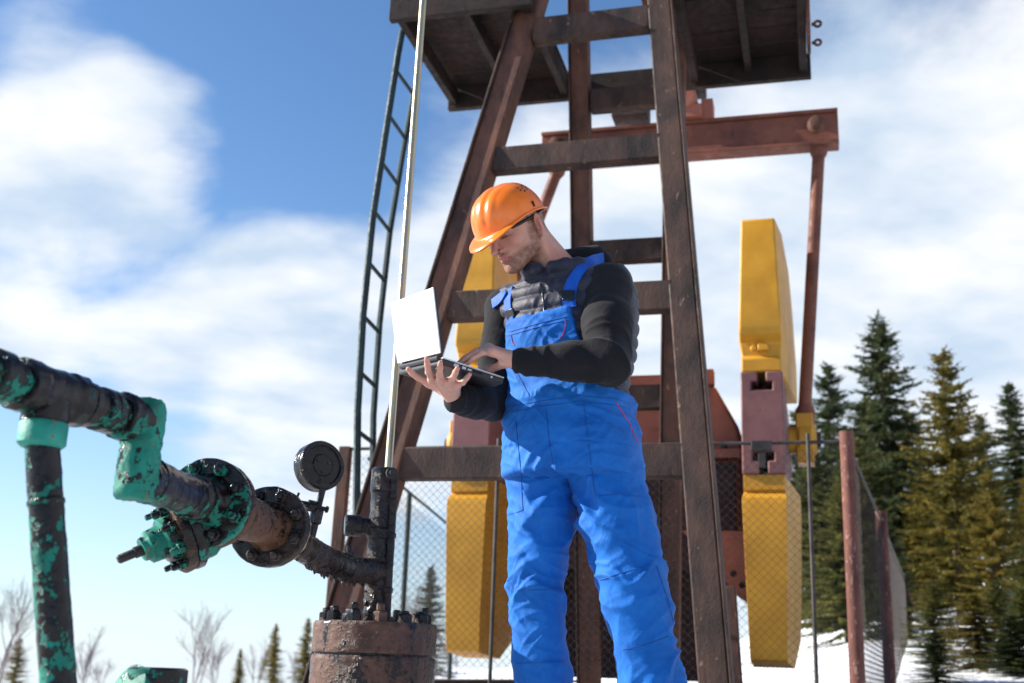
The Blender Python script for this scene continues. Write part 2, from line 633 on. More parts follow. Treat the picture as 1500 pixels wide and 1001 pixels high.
for nm, c1, c2, c3 in (('needles_dark', (0.022, 0.036, 0.016), (0.062, 0.080, 0.030), (0.12, 0.115, 0.04)),
                       ('needles_olive', (0.075, 0.070, 0.014), (0.20, 0.155, 0.026), (0.30, 0.18, 0.05)),
                       ('needles_green', (0.040, 0.052, 0.014), (0.11, 0.115, 0.026), (0.19, 0.15, 0.04))):
    t = NT(nm)
    n = t.noise(1.6, 4, 0.6)
    oi = t.t.nodes.new('ShaderNodeObjectInfo')
    col = t.ramp(t.mth('ADD', n, t.mth('MULTIPLY', t.mth('SUBTRACT', oi.outputs['Random'], 0.5), 0.12)), [(0.32, c1), (0.56, c2), (0.72, c3)])
    t.set(color=col, rough=0.65, spec=0.2)
    tr = t.t.nodes.new('ShaderNodeBsdfTranslucent')
    t.t.links.new(col, tr.inputs['Color'])
    ms = t.t.nodes.new('ShaderNodeMixShader')
    ms.inputs[0].default_value = 0.35
    t.t.links.new(t.b.outputs[0], ms.inputs[1])
    t.t.links.new(tr.outputs[0], ms.inputs[2])
    t.t.links.new(ms.outputs[0], t.t.nodes['Material Output'].inputs['Surface'])
worn_metal('bark', (0.05, 0.035, 0.03), (0.13, 0.09, 0.07), (0.2, 0.16, 0.13), 12, (0.8, 0.95), 0.6, (1, 1, 0.3))
worn_metal('twig_grey', (0.12, 0.09, 0.095), (0.20, 0.15, 0.15), (0.25, 0.2, 0.2), 12, (0.8, 0.95), 0.2)


# ------------------------------------------------------------------ terrain
def sstep(a, b, x):
    t = min(1.0, max(0.0, (x - a) / (b - a)))
    return t * t * (3 - 2 * t)


def ground_z(x, y):
    sl_ = np.interp(x / max(y, 4.0), [-0.6, -0.3, -0.16, -0.06, 0.05, 0.2, 0.3, 0.45, 0.9], [-0.030, -0.028, -0.020, -0.002, 0.010, 0.055, 0.105, 0.165, 0.19])
    dd = max(0.0, min(y, 90.0 if sl_ > 0 else 4000.0) - 8.0)
    if sl_ > 0.03:
        dd = min(dd, 22 + (dd - 22) * 0.25 if dd > 22 else dd)
    h = GZ + sl_ * dd
    far = sstep(9.5, 22, y)
    h += 0.10 * far * mnoise.noise(Vector((x * 0.25, y * 0.25, 0))) + 0.03 * mnoise.noise(Vector((x * 0.9, y * 0.9, 5))) * sstep(4, 9, abs(y) + abs(x) * 0.5)
    return h


def make_ground():
    xs = np.concatenate([-np.geomspace(40, 1500, 14)[::-1], np.linspace(-38, 38, 100), np.geomspace(40, 1500, 14)])
    ys = np.concatenate([-np.geomspace(6, 900, 12)[::-1], np.linspace(-4, 60, 110), np.geomspace(62, 2500, 18)])
    vs = [(x, y, ground_z(x, y)) for y in ys for x in xs]
    w = len(xs)
    fs = [(j * w + i, j * w + i + 1, (j + 1) * w + i + 1, (j + 1) * w + i) for j in range(len(ys) - 1) for i in range(w - 1)]
    m = MB()
    m.v = vs
    m.f = fs
    o = m.build('snowy_ground', 'snow_ground', None, 180)
    o['kind'] = 'structure'
    o['label'] = 'snow covered sloping ground with patches of bare earth'


make_ground()



# ------------------------------------------------------------------ pumpjack
ANG = math.radians(15)
pu = A([math.cos(ANG), -math.sin(ANG), 0])       # to the machine's right
pw = A([math.sin(ANG), math.cos(ANG), 0])        # away, along its length
ZZ = A([0, 0, 1.0])
FO = P(775, 700, 5.8)                            # a point in the plane of the front legs
fv = pw * 0.2 + ZZ
fn = np.cross(pu, fv)
pump = thing('pumpjack', 'large rusty brown oil pumpjack with yellow counterweights behind the worker', 'pumpjack', (FO[0], FO[1] + 1.4, GZ))


def fpl(x, y):
    return on(x, y, FO, fn)


def to_z(p, q, z):
    """extend the line p-q down to height z"""
    return p + (q - p) * ((z - p[2]) / (q[2] - p[2]))


def seg(a, b, k):
    return a + (b - a) * k


lt, lb = fpl(783, 0), fpl(512, 890)
rt, rb = fpl(966, 0), fpl(1047, 1000)
# apex of the A-frame: saddle on top
apex_z = 6.2
la, ra = to_z(lb, lt, apex_z), to_z(rb, rt, apex_z)
lb, rb = to_z(lt, lb, GZ + 0.1), to_z(rt, rb, GZ + 0.1)
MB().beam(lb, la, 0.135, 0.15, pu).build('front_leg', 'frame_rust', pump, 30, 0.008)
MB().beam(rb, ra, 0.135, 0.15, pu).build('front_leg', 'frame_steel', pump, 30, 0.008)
# flange plates riveted to the outside edges of the legs
for b, t_, sgn in ((lb, la, -1), (rb, ra, 1)):
    o = pu * sgn * 0.0765
    MB().beam(b + o, t_ + o, 0.012, 0.19, pu).build('leg_flange', 'frame_steel', pump, 30, 0.003)
apex_mid = (la + ra) / 2 + pw * 0.35
# rear legs
apex_w = np.dot(apex_mid, pw)
REAR_O = P(850, 200, 7.05)
rv = -pw * 0.10 + ZZ
rn = np.cross(pu, rv)
for (x0, y0, x1, y1) in ((849, 0, 855, 380), (992, 0, 985, 640)):
    t_, b = on(x0, y0, REAR_O, rn), on(x1, y1, REAR_O, rn)
    b = to_z(t_, b, GZ + 0.1)
    t_ = to_z(b, t_, apex_z)
    MB().beam(b, t_, 0.115, 0.13, pu).build('rear_leg', 'frame_rust', pump, 30, 0.006)
    MB().beam(b - pu * 0.064, t_ - pu * 0.064, 0.01, 0.17, pu).build('leg_flange', 'frame_steel', pump, 30, 0.003)
# front cross beams (channels lying on the front of the legs)
for (x0, y0, x1, y1, h) in ((783, 44, 952, 36, 0.15), (724, 232, 968, 226, 0.145), (660, 446, 985, 442, 0.16), (588, 680, 1003, 678, 0.165)):
    p, q = fpl(x0, y0), fpl(x1, y1)
    q[2] = p[2] = (p[2] + q[2]) / 2
    p, q = p - pw * 0.01, q - pw * 0.01
    m = MB()
    m.beam(p, q, 0.10, h, pw)
    o = m.build('cross_beam', 'frame_steel', pump, 30, 0.006)
# rear cross beams
for (x0, y0, x1, y1) in ((866, 372, 990, 371), (905, 584, 990, 583), (866, 150, 985, 150)):
    p, q = on(x0, y0, REAR_O, rn), on(x1, y1, REAR_O, rn)
    q[2] = p[2]
    MB().beam(p, q, 0.09, 0.15, pw).build('cross_beam', 'frame_steel', pump, 30, 0.006)

# saddle and walking beam with horsehead (reaching above the picture)
m = MB()
m.box(apex_mid + ZZ * 0.06, pu * 0.36, pw * 0.55, ZZ * 0.06)
m.box(apex_mid + ZZ * 0.2, pu * 0.2, pw * 0.15, ZZ * 0.08)
m.build('saddle', 'frame_rust', pump, 30, 0.01)
tail = P(996, 120, 8.55)
piv = apex_mid + ZZ * 0.45
wbd = unit(piv - tail)
nose = piv + wbd * 2.6
MB().ibeam(tail - wbd * 0.15, nose, 0.20, 0.42, 0.03, pu).build('walking_beam', 'frame_rust', pump, 30, 0.004)

# work platform hung round the legs
zp = P(577, 12, 6.45)[2]


def onz(x, y, z):
    return on(x, y, A([0, 0, z]), ZZ)


nl, fl = onz(577, 14, zp), onz(664, 146, zp)
depth = np.dot(fl - nl, pw)
fl = nl + pw * depth
fr = onz(1184, 130, zp)
width = np.dot(fr - fl, pu)
nr = nl + pu * width


def pp(s, d, z=0.0):
    return nl + pu * s + pw * d + ZZ * z


gap0, gap1 = np.dot(onz(822, 100, zp) - nl, pu), np.dot(onz(1000, 60, zp) - nl, pu)
deck = []
npl = 6
for (s0, s1) in ((0.0, gap0), (gap1, width)):
    for k in range(npl):
        d0, d1 = depth * k / npl + 0.004, depth * (k + 1) / npl - 0.004
        m = MB()
        m.prism([pp(s0 + 0.01, d0, 0.09), pp(s1 - 0.01, d0, 0.09), pp(s1 - 0.01, d1, 0.09), pp(s0 + 0.01, d1, 0.09)], ZZ * 0.03)
        m.build('deck_plank', 'deck_dark', pump, 30, 0.003)
for d in (0.0, depth):
    MB().beam(pp(-0.02, d), pp(gap0 + 0.02 if d == 0 else width + 0.02, d), 0.05, 0.175, pw).build('platform_beam', 'deck_dark', pump, 30, 0.004)
MB().beam(pp(gap1, 0), pp(width + 0.02, 0), 0.05, 0.14, pw).build('platform_beam', 'deck_dark', pump, 30, 0.004)
for s in (0.03, gap0 - 0.03, gap1 + 0.03, width - 0.03):
    MB().beam(pp(s, 0.028), pp(s, depth - 0.028), 0.05, 0.12, pu).build('platform_joist', 'deck_dark', pump, 30, 0.004)
for s in ((gap0) * 0.5, (gap1 + width) * 0.5):
    MB().beam(pp(s, 0.028, 0.03), pp(s, depth - 0.028, 0.03), 0.045, 0.09, pu).build('platform_joist', 'deck_dark', pump, 30, 0.004)
# ring bolts at the right end of the platform
for d in (0.72, 0.95):
    c = pp(width + 0.03, min(d, depth - 0.05), 0.02)
    m = MB()
    m.tube([c, c + pu * 0.02], 0.012, 8)
    m.tube([c + pu * 0.02 + 0.020 * (math.cos(t) * pu + math.sin(t) * ZZ) + pu * 0.018 for t in np.linspace(0, 2 * math.pi, 13)], 0.009, 6)
    m.build('ring_bolt', 'frame_rust', pump, 40)
m = MB()
m.box(pp(width + 0.009, depth * 0.5, 0.0), pu * 0.012, pw * 0.22, ZZ * 0.13)
m.build('end_plate', 'frame_rust', pump, 30, 0.004)

# equalizer beam with pitmans
er = P(1222, 190, 8.05)
el_ = er - pu * 2.28
MB().ibeam(el_, er + pu * 0.03, 0.16, 0.29, 0.028, pw, 0.10).build('equalizer_beam', 'beam_red', pump, 30, 0.006)
for e_, k in ((el_ + pu * 0.14, -1), (er - pu * 0.13, 1)):
    m = MB()
    m.lathe(e_ - pw * 0.10, -pw, [(0, 0.07), (0.02, 0.07), (0.03, 0.05), (0.07, 0.05), (0.075, 0.04)], 20)
    m.build('pin_cap', 'frame_rust', pump, 40)
mid = (el_ + er) / 2 + ZZ * 0.2
m = MB()
m.box(mid, pu * 0.15, pw * 0.13, ZZ * 0.055)
m.lathe(mid - pw * 0.15 + ZZ * 0.12, pw, [(0, 0.10), (0.02, 0.115), (0.28, 0.115), (0.30, 0.10)], 24)
m.box(mid + pu * 0.19 + ZZ * 0.03, pu * 0.045, pw * 0.08, ZZ * 0.085)
m.build('equalizer_bearing', 'gear_red', pump, 40, 0.006)
m = MB()
m.box(mid + ZZ * 0.27 - pu * 0.05, pu * 0.22, pw * 0.15, ZZ * 0.04)
m.box(mid - pu * 0.42 + ZZ * 0.14, pu * 0.14, pw * 0.12, ZZ * 0.13)
m.build('tail_bracket', 'frame_steel', pump, 30, 0.006)

# cranks with counterweights: the arms point straight at the viewer
CO = P(1117, 620, 7.70)


def cpl(x, y):
    q = on(x, y, CO, pw)
    return np.dot(q - CO, pu), q[2]


zc = CO[2]
sL = -2.06
hw = 0.142                                        # half thickness of crank and weight
z_top, z_neck, z_c1, z_c0, z_bot = (cpl(1120, y)[1] for y in (316, 493, 548, 690, 970))


def crank_set(s0, mirror):
    c0 = CO + pu * s0

    def q(s, d, z):
        return c0 + pu * s * mirror + pw * d + ZZ * (z - CO[2])
    side = pu * mirror
    # crank arm with T-slots in its end
    zc1, zc0 = z_c1 + 0.02, z_c0 - 0.02
    slots = []
    m = MB()
    sw, sd_ = 0.028, 0.075
    # outline of the arm end (I-shape with the slots), extruded along the arm
    out = [(-hw, zc0), (-sw, zc0), (-sw, zc0 + 0.09), (-sw - 0.045, zc0 + 0.09), (-sw - 0.045, zc0 + 0.15), (sw + 0.045, zc0 + 0.15), (sw + 0.045, zc0 + 0.09), (sw, zc0 + 0.09), (sw, zc0),
           (hw, zc0), (hw, zc1), (sw, zc1), (sw, zc1 - 0.07), (sw + 0.045, zc1 - 0.07), (sw + 0.045, zc1 - 0.13), (-sw - 0.045, zc1 - 0.13), (-sw - 0.045, zc1 - 0.07), (-sw, zc1 - 0.07), (-sw, zc1), (-hw, zc1)]
    m.prism([q(s, 0, z) for s, z in out], pw * 1.55)
    arm = m.build('crank', 'crank_plum', pump, 30, 0.010)
    for zz_ in (zc0 + 0.12, zc1 - 0.10):
        m = MB()
        m.box(q(0, 0.35, zz_), side * 0.06, pw * 0.16, ZZ * 0.026)
        m.build('slot_nut', 'dark_iron', arm, 30, 0.004)
    # weights: a deep cast block with a stepped foot, bulging outwards a little towards its back
    for (za, zb, zt) in ((z_c1 + 0.022, z_neck, z_top), (z_c0 - 0.022, z_c0 - (z_neck - z_c1) * 0.62, z_bot)):
        up = 1 if zt > za else -1
        m = MB()
        ht = abs(zt - zb)
        prof = [(0.02, za), (0.02, za + up * 0.10), (0.045, za + up * 0.11), (0.045, zb - up * 0.03), (-0.02, zb + up * 0.015), (-0.035, zb + up * 0.06),
                (-0.03, zb + up * ht * 0.25), (0.0, zb + up * ht * 0.8), (0.03, zt - up * 0.015), (0.06, zt),
                (0.45, zt + up * 0.03), (0.80, zt - up * 0.16), (1.02, zt - up * ht * 0.45), (1.10, zb + up * 0.05), (1.05, zb), (1.05, za)]
        w1 = hw * 1.03
        n_ = len(prof)
        vs, fs = [], []
        for kk, sgn in enumerate((-1, 1)):
            for (d, z) in prof:
                ext = w1 * (0.93 if abs(z - za) < 0.12 and d < 0.1 else 1.0)
                bul = (0.075 if sgn * mirror > 0 else 0.0) * min(1.0, max(0.0, d - 0.04) / 0.8)
                tap = 1.0 - 0.20 * abs(z - zb) / ht * (1 if abs(z - za) > abs(zb - za) else 0)
                vs.append(q(sgn * (ext * tap + bul), d, z))
        fs.append(tuple(range(n_)))
        fs.append(tuple(range(n_, 2 * n_))[::-1])
        fs += [(i, n_ + i, n_ + (i + 1) % n_, (i + 1) % n_) for i in range(n_)]
        flip = (up * mirror) > 0
        m.add(vs, [f[::-1] if flip else f for f in fs])
        wt = m.build('counterweight', 'yellow_paint', arm, 30, 0.024)
        m = MB()
        zl = (za + up * 0.17)
        m.box(q(0.015, 0.03, zl), side * 0.035, pw * 0.035, ZZ * 0.022)
        m.lathe(q(-0.05, 0.04, zl), -pw, [(0, 0.025), (0.03, 0.02)], 10)
        m.build('clamp_lug', 'yellow_paint', wt, 30, 0.006)
    # wrist pin bearing and pitman
    pin = q(hw + 0.13, 0.62, zc)
    m = MB()
    m.box(pin, side * 0.06, pw * 0.10, ZZ * 0.18)
    m.lathe(pin - side * 0.12, side, [(0, 0.10), (0.07, 0.10), (0.075, 0.13), (0.17, 0.13), (0.18, 0.11), (0.20, 0.10)], 24)
    m.build('wrist_pin_bearing', 'yellow_paint', arm, 40, 0.008)
    m = MB()
    m.lathe(pin + side * 0.08, side, [(0, 0.06), (0.03, 0.055), (0.035, 0.03)], 12)
    m.build('pin_nut', 'dark_iron', arm, 40)
    # shaft boss and gusset at the far end
    m = MB()
    m.lathe(q(-hw - 0.16, 1.30, zc), side, [(0, 0.17), (0.16, 0.17), (0.44, 0.17), (0.46, 0.14)], 28)
    m.build('shaft_boss', 'crank_plum', arm, 40, 0.006)
    return pin


pinR = crank_set(0.0, 1)
pinL = crank_set(sL, -1)
for pin, e_ in ((pinR, er - pu * 0.12), (pinL, el_ + pu * 0.12)):
    top = e_ - ZZ * 0.16 + pw * 0.02
    m = MB()
    m.tube([pin + ZZ * 0.18, top], 0.047, 16)
    m.lathe(pin + ZZ * 0.10, unit(top - pin), [(0, 0.07), (0.12, 0.07), (0.16, 0.05)], 16)
    m.lathe(top - unit(top - pin) * 0.05, unit(top - pin), [(0, 0.05), (0.03, 0.065), (0.1, 0.065)], 16)
    m.build('pitman_arm', 'beam_red', pump, 40)

# gearbox between the cranks, on a dark steel pedestal
GB = CO + pu * (sL / 2) + pw * 0.75


def g(s, d, z):
    return GB + pu * s + pw * d + ZZ * (z - GB[2])


m = MB()
prof = [(-0.84, 2.0), (0.84, 2.0), (0.84, 2.66), (0.82, 2.80), (0.66, 3.10), (0.50, 3.22), (-0.50, 3.22), (-0.66, 3.10), (-0.82, 2.80), (-0.84, 2.66)]
m.prism([g(s, 0, z) for s, z in prof], pw * 1.5)
m.build('gearbox_housing', 'gear_red', pump, 30, 0.03)
m = MB()
m.box(g(0, 0.72, 2.58), pu * 0.84, pw * 0.82, ZZ * 0.035)
m.build('gearbox_flange', 'gear_red', pump, 30, 0.006)
for s in np.linspace(-0.72, 0.72, 9):
    m = MB()
    m.hexbolt(g(s, -0.07, 2.616), ZZ, 0.025, 0.03, 0.02)
    m.build('bolt', 'dark_iron', pump, 30)
for s in (-0.45, 0.0, 0.52):
    m = MB()
    m.prism([g(s - 0.02, -0.055, 2.06), g(s - 0.02, -0.055, 2.54), g(s - 0.02, 0, 2.54), g(s - 0.02, 0, 2.06)], pu * 0.04)
    m.build('housing_rib', 'gear_red', pump, 30, 0.005)
m = MB()
for s in (0.60,):
    m.box(g(s, -0.02, 3.17), pu * 0.05, pw * 0.05, ZZ * 0.06)
m.build('lifting_lug', 'gear_red', pump, 30, 0.008)
# pedestal
for s in (-0.62, 0.62):
    MB().beam(g(s, 0.1, GZ + 0.3), g(s, 0.1, 1.998), 0.14, 0.14, pu).build('pedestal_post', 'frame_rust', pump, 30, 0.006)
    MB().beam(g(s, 1.3, GZ + 0.3), g(s, 1.3, 1.998), 0.14, 0.14, pu).build('pedestal_post', 'frame_rust', pump, 30, 0.006)
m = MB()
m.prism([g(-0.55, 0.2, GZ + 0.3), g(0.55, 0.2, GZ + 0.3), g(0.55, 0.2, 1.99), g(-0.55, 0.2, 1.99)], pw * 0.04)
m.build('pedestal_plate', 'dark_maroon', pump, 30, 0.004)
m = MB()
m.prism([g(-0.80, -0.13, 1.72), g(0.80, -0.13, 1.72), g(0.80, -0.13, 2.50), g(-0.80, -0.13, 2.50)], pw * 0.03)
m.build('shade_plate', 'dark_maroon', pump, 30, 0.004)  # added dark sheet: shade on the lower gearbox put into its colour
# curved guard bracket with holes at the right foot of the gearbox
br = [(0.42, 2.0), (0.86, 2.0), (0.90, 1.75), (0.94, 1.45), (0.80, 1.55), (0.62, 1.78)]
m = MB()
m.prism([g(s, -0.22, z) for s, z in br], pw * 0.05)
brk = m.build('guard_bracket', 'gear_red', pump, 30, 0.006)
for (s, z) in ((0.84, 1.62), (0.88, 1.54), (0.78, 1.70)):
    m = MB()
    m.lathe(g(s, -0.221, z), -pw, [(0, 0.022), (0.006, 0.022)], 12)
    m.build('bolt_hole', 'slot_dark', brk, 40)
# skid rails
for s in (-0.75, 0.75):
    p0 = FO + pu * (np.dot(GB - FO, pu) + s)
    a0 = A([p0[0], p0[1], GZ + 0.12]) - pw * 0.5
    MB().ibeam(a0, a0 + pw * 5.2, 0.2, 0.3, 0.02, pu).build('skid_rail', 'frame_steel', pump, 30, 0.004)
# short stake beside the right leg
b1, t1 = P(1078, 1040, 6.3), P(1066, 860, 6.35)
b1 = to_z(t1, b1, GZ)
MB().beam(b1, t1, 0.085, 0.08, pu).build('base_strut', 'frame_rust', pump, 30, 0.006)

# ladder up to the platform, slightly bowed
lA = [P(597, 36, 6.75), P(589, 48, 6.70), P(583, 80, 6.66), P(565, 195, 6.56), P(546, 320, 6.46), P(532, 460, 6.36), P(524, 600, 6.28), P(522, 760, 6.2)]
lB = [P(620, 62, 7.05), P(613, 100, 7.0), P(590, 225, 6.90), P(571, 340, 6.80), P(556, 475, 6.70), P(547, 610, 6.62), P(545, 760, 6.54)]
lA.append(to_z(lA[-2], lA[-1], GZ))
lB.append(to_z(lB[-2], lB[-1], GZ))
lad = MB().tube(lA, 0.021, 8).build('ladder', 'ladder_teal', pump, 40)
MB().tube(lB, 0.019, 8).build('rail', 'ladder_teal', lad, 40)


def on_line(L_, z):
    for p, q in zip(L_[:-1], L_[1:]):
        if p[2] >= z >= q[2]:
            return p + (q - p) * ((p[2] - z) / (p[2] - q[2]))
    return L_[-1]


zr_ = lA[2][2] - 0.12
while zr_ > GZ + 0.3:
    MB().tube([on_line(lA, zr_), on_line(lB, zr_)], 0.013, 6).build('rung', 'ladder_teal', lad, 40)
    zr_ -= 0.345


# ------------------------------------------------------------------ wellhead and flow line
WY = 3.72
WK = 3.72 / 3.3
wc = P(549, 935, WY)
WX, WYY = wc[0], wc[1]


def wz(py):
    return P(552, py, WY)[2]


well = thing('wellhead', 'rusty flanged oil wellhead with black tarry standpipe at bottom centre left', 'wellhead', (WX, WYY, GZ))
wo = A([WX, WYY, 0.0])
Rf = 0.170 * WK
zt, zj = wz(913), wz(960)
m = MB()
m.lathe(wo + ZZ * GZ, ZZ, [(0, Rf * 0.99), (zj - GZ - 0.012, Rf), (zj - GZ - 0.004, Rf * 0.985)], 96, 0.004, 0.006).rough(0.0022, 45)
m.build('casing_head', 'casing_rust', well, 40)
m = MB()
m.lathe(wo + ZZ * (zj - 0.004), ZZ, [(0, Rf * 0.955), (0.008, Rf * 0.955)], 64)
m.build('gasket', 'crude_pipe', well, 40)
m = MB()
m.lathe(wo + ZZ * (zj + 0.004), ZZ, [(0, Rf * 0.99), (0.006, Rf), (zt - zj - 0.012, Rf * 0.995), (zt - zj - 0.004, Rf * 0.97)], 96, 0.004, 0.006).rough(0.0022, 45)
top_fl = m.build('top_flange', 'casing_rust', well, 40)
for k in range(12):
    th = 2 * math.pi * (k + 0.35) / 12
    c = wo + A([math.cos(th), math.sin(th), 0]) * Rf * 0.80 + ZZ * zt
    m = MB()
    h = 0.026 + 0.010 * rng.random()
    m.hexbolt(c - ZZ * 0.002, ZZ, 0.024, h, 0.006 + 0.018 * rng.random())
    m.build('stud_nut', 'casing_rust' if k % 4 == 1 else 'crude_pipe', top_fl, 30, 0.002)
# standpipe (tubing head, tee, stuffing box)
so_ = P(556, 800, WY)
sx = A([so_[0], so_[1], 0])


def rough_prof(z0, z1, r, n=14, amp=0.002):
    return [(z0 + (z1 - z0) * k / n, r + amp * math.sin(k * 2.3 + r * 900)) for k in range(n + 1)]


z0 = zt - 0.004
m = MB()
m.lathe(sx, ZZ, rough_prof(z0, wz(785), 0.033 * WK, 20, 0.0015), 48, 0.03, 0.005).rough(0.004, 60)
m.build('tubing_pipe', 'crude_pipe', well, 50)
m = MB()
m.lathe(sx, ZZ, [(wz(790), 0.040), (wz(788), 0.044), (wz(776), 0.044), (wz(774), 0.040)], 48, 0.02, 0.005).rough(0.0015, 60)
m.build('coupling_ring', 'crude_pipe', well, 50)
m = MB()
m.lathe(sx, ZZ, rough_prof(wz(777), wz(722), 0.037, 8, 0.0006), 48, 0.01, 0.006).rough(0.0015, 60)
m.lathe(sx, ZZ, [(wz(722), 0.035), (wz(720), 0.041), (wz(688), 0.041), (wz(686), 0.034)], 40)
m.build('stuffing_box', 'crude_pipe', well, 50, 0.001)
s2 = sx + A([0.036, -0.021, 0])
m = MB()
m.tube([s2 + ZZ * (zt - 0.002), s2 + ZZ * wz(840), s2 + ZZ * wz(700)], [0.015, 0.0135, 0.0135], 16, True, 0.006).rough(0.002, 70)
for py in (865, 785, 735):
    m.lathe(s2 + ZZ * wz(py), ZZ, [(-0.01, 0.013), (-0.006, 0.017), (0.006, 0.017), (0.01, 0.013)], 12)
m.build('side_tube', 'crude_pipe', well, 40)
m = MB()
cb = P(573, 694, WY - 0.055)
m.lathe(cb, (0.35, -0.94, 0), [(-0.03, 0.012), (0.0, 0.012), (0.001, 0.019), (0.012, 0.019), (0.013, 0.010), (0.026, 0.010)], 10)
m.build('clamp_bolt', 'dark_iron', well, 30)
m = MB()
e0, e1 = P(552, 771, WY), P(507, 770, WY - 0.02)
m.lathe(e0, e1 - e0, [(0, 0.024), (0.05, 0.027), (0.051, 0.034), (0.096, 0.034), (0.102, 0.029)], 24, 0.03)
m.build('plug_stub', 'crude_pipe', well, 40)
m = MB()
k0 = P(541, 835, WY)
# tar lumps at the foot of the standpipe
for _ in range(70):
    th = rng.random() * 6.28
    zz_ = z0 + rng.random() ** 1.8 * (wz(810) - z0)
    rr = 0.036 + 0.004 * rng.random()
    m.lathe(sx + A([math.cos(th) * rr, math.sin(th) * rr, zz_]), (math.cos(th), math.sin(th), 0.3), [(-0.006, 0.004), (0, 0.003 + 0.006 * rng.random()), (0.005, 0.002)], 6)
for _ in range(60):
    th = rng.random() * 6.28
    rr = 0.04 + 0.085 * rng.random()
    m.lathe(wo + A([math.cos(th) * rr, math.sin(th) * rr, zt - 0.006]), ZZ, [(0, 0.012), (0.006, 0.010 * rng.random() + 0.004), (0.012, 0.003)], 6)
o = m.build('tar_lumps', 'crude_pipe', well, 60)
o['kind'] = 'stuff'

# polished rod: from the stuffing box up to the horsehead, out of the picture
rodb = A([sx[0], sx[1], 0]) + ZZ * (wz(690))
rod_dir = unit(P(622, 0, 3.86) - P(571, 690, WY))
rodb = P(568, 700, WY)
MB().tube([rodb, rodb + rod_dir * 5.3], 0.0125, 16).build('polished_rod', 'rod_steel', None, 60)
rod = bpy.data.objects['polished_rod']
tag(rod, 'slim shiny steel rod rising from the wellhead standpipe to the sky', 'rod')
rod_top = rodb + rod_dir * 5.3
# second, thinner rod beside it (the pair of bridle lines read as one)
# horsehead at the end of the walking beam, above the picture
hh0 = nose
hv = rod_top - hh0
m = MB()
cxy = A([rod_top[0], rod_top[1], 0])
hdir = unit(A([cxy[0] - piv[0], cxy[1] - piv[1], 0]))
arc = [(-1.0, 1.0), (-0.5, 1.06), (0.0, 1.08), (0.5, 1.04), (0.95, 0.93)]
rad_ = np.linalg.norm(cxy - A([piv[0], piv[1], 0]))
poly = []
for (z, k) in arc:
    poly.append(A([piv[0], piv[1], piv[2] + 1.1 + z]) + hdir * rad_ * k * 0.985)
poly += [A([piv[0], piv[1], piv[2] + 2.0]) + hdir * (rad_ * 0.75), A([piv[0], piv[1], piv[2] + 0.3]) + hdir * (rad_ * 0.72)]
sdv = np.cross(hdir, ZZ)
m.prism([p - sdv * 0.14 for p in poly], sdv * 0.28)
m.build('horsehead', 'yellow_paint', pump, 30, 0.01)

flow = thing('flow_line', 'oil stained green pipeline with flanged valve and gauge running left from wellhead', 'pipeline', (P(300, 760, 2.4)[0], P(300, 760, 2.4)[1], GZ))
PR = 0.040
HZ = P(540, 838, WY)[2]                                   # height of the lower run


def at_h(px, py, h):
    d = ray(px, py)
    return CAM + d * ((h - CAM[2]) / d[2])


tee = P(558, 838, WY)
bend = P(492, 832, WY - 0.12)
# lower run leaves the standpipe, bends and comes towards the viewer
H1 = HZ + 0.035
f2 = at_h(397, 773, H1)
f1 = at_h(312, 738, H1)
elb = at_h(200, 697, H1)
dirp = unit(elb - f2)
elb = f2 + dirp * np.linalg.norm(elb - f2)
f1 = f2 + dirp * np.dot(f1 - f2, dirp)
start = f2 - dirp * 0.02
pts = [tee, seg(tee, bend, 0.5)]
for k in np.linspace(0, 1, 7):
    a_, b_, c_ = seg(tee, bend, 0.5), bend, seg(bend, start, 0.45)
    pts.append((1 - k) ** 2 * a_ + 2 * k * (1 - k) * b_ + k * k * c_)
pts = [pts[0]] + pts[2:] + [start]
MB().tube(pts, PR, 48, True, 0.006).rough(0.003, 55).build('pipe', 'crude_pipe', flow, 60)
m = MB()
# drips along the underside
for k in range(60):
    t_ = rng.random()
    i = min(int(t_ * (len(pts) - 1)), len(pts) - 2)
    c = seg(pts[i], pts[i + 1], rng.random()) - ZZ * (PR - 0.003) + A([rng.normal() * 0.008, rng.normal() * 0.008, 0])
    m.lathe(c, -ZZ, [(-0.004, 0.008), (0.003, 0.006), (0.006 + 0.012 * rng.random() ** 2, 0.002)], 7)
m.build('tar_drips', 'crude_pipe', flow, 60, kind='stuff')


def flange(c, ax, r, t, mat, boltmat, nb=8, side=1, br=0.013, name='flange', hub=None, phase=0.0):
    m = MB()
    m.lathe(c, ax, [(0, r * 0.5), (0, r * 0.97), (0.003, r), (t - 0.003, r), (t, r * 0.97), (t, r * 0.5)], 80, 0.006, 0.006).rough(0.0022, 50)
    o = m.build(name, mat, flow, 40)
    b, cc = perp(ax)
    for k in range(nb):
        th = 2 * math.pi * (k + 0.5) / nb + phase
        q_ = A(c) + (math.cos(th) * b + math.sin(th) * cc) * r * 0.78
        mm = MB()
        if side > 0:
            mm.hexbolt(q_ + unit(ax) * (t - 0.001), ax, br, 0.016, 0.016)
        else:
            mm.hexbolt(q_ + unit(ax) * 0.001, -A(ax), br, 0.016, 0.016)
        mm.build('bolt', boltmat if k % 3 else ('crude_pipe' if boltmat == 'crude_pipe' else 'green_oily'), o, 30, 0.0015)
    return o


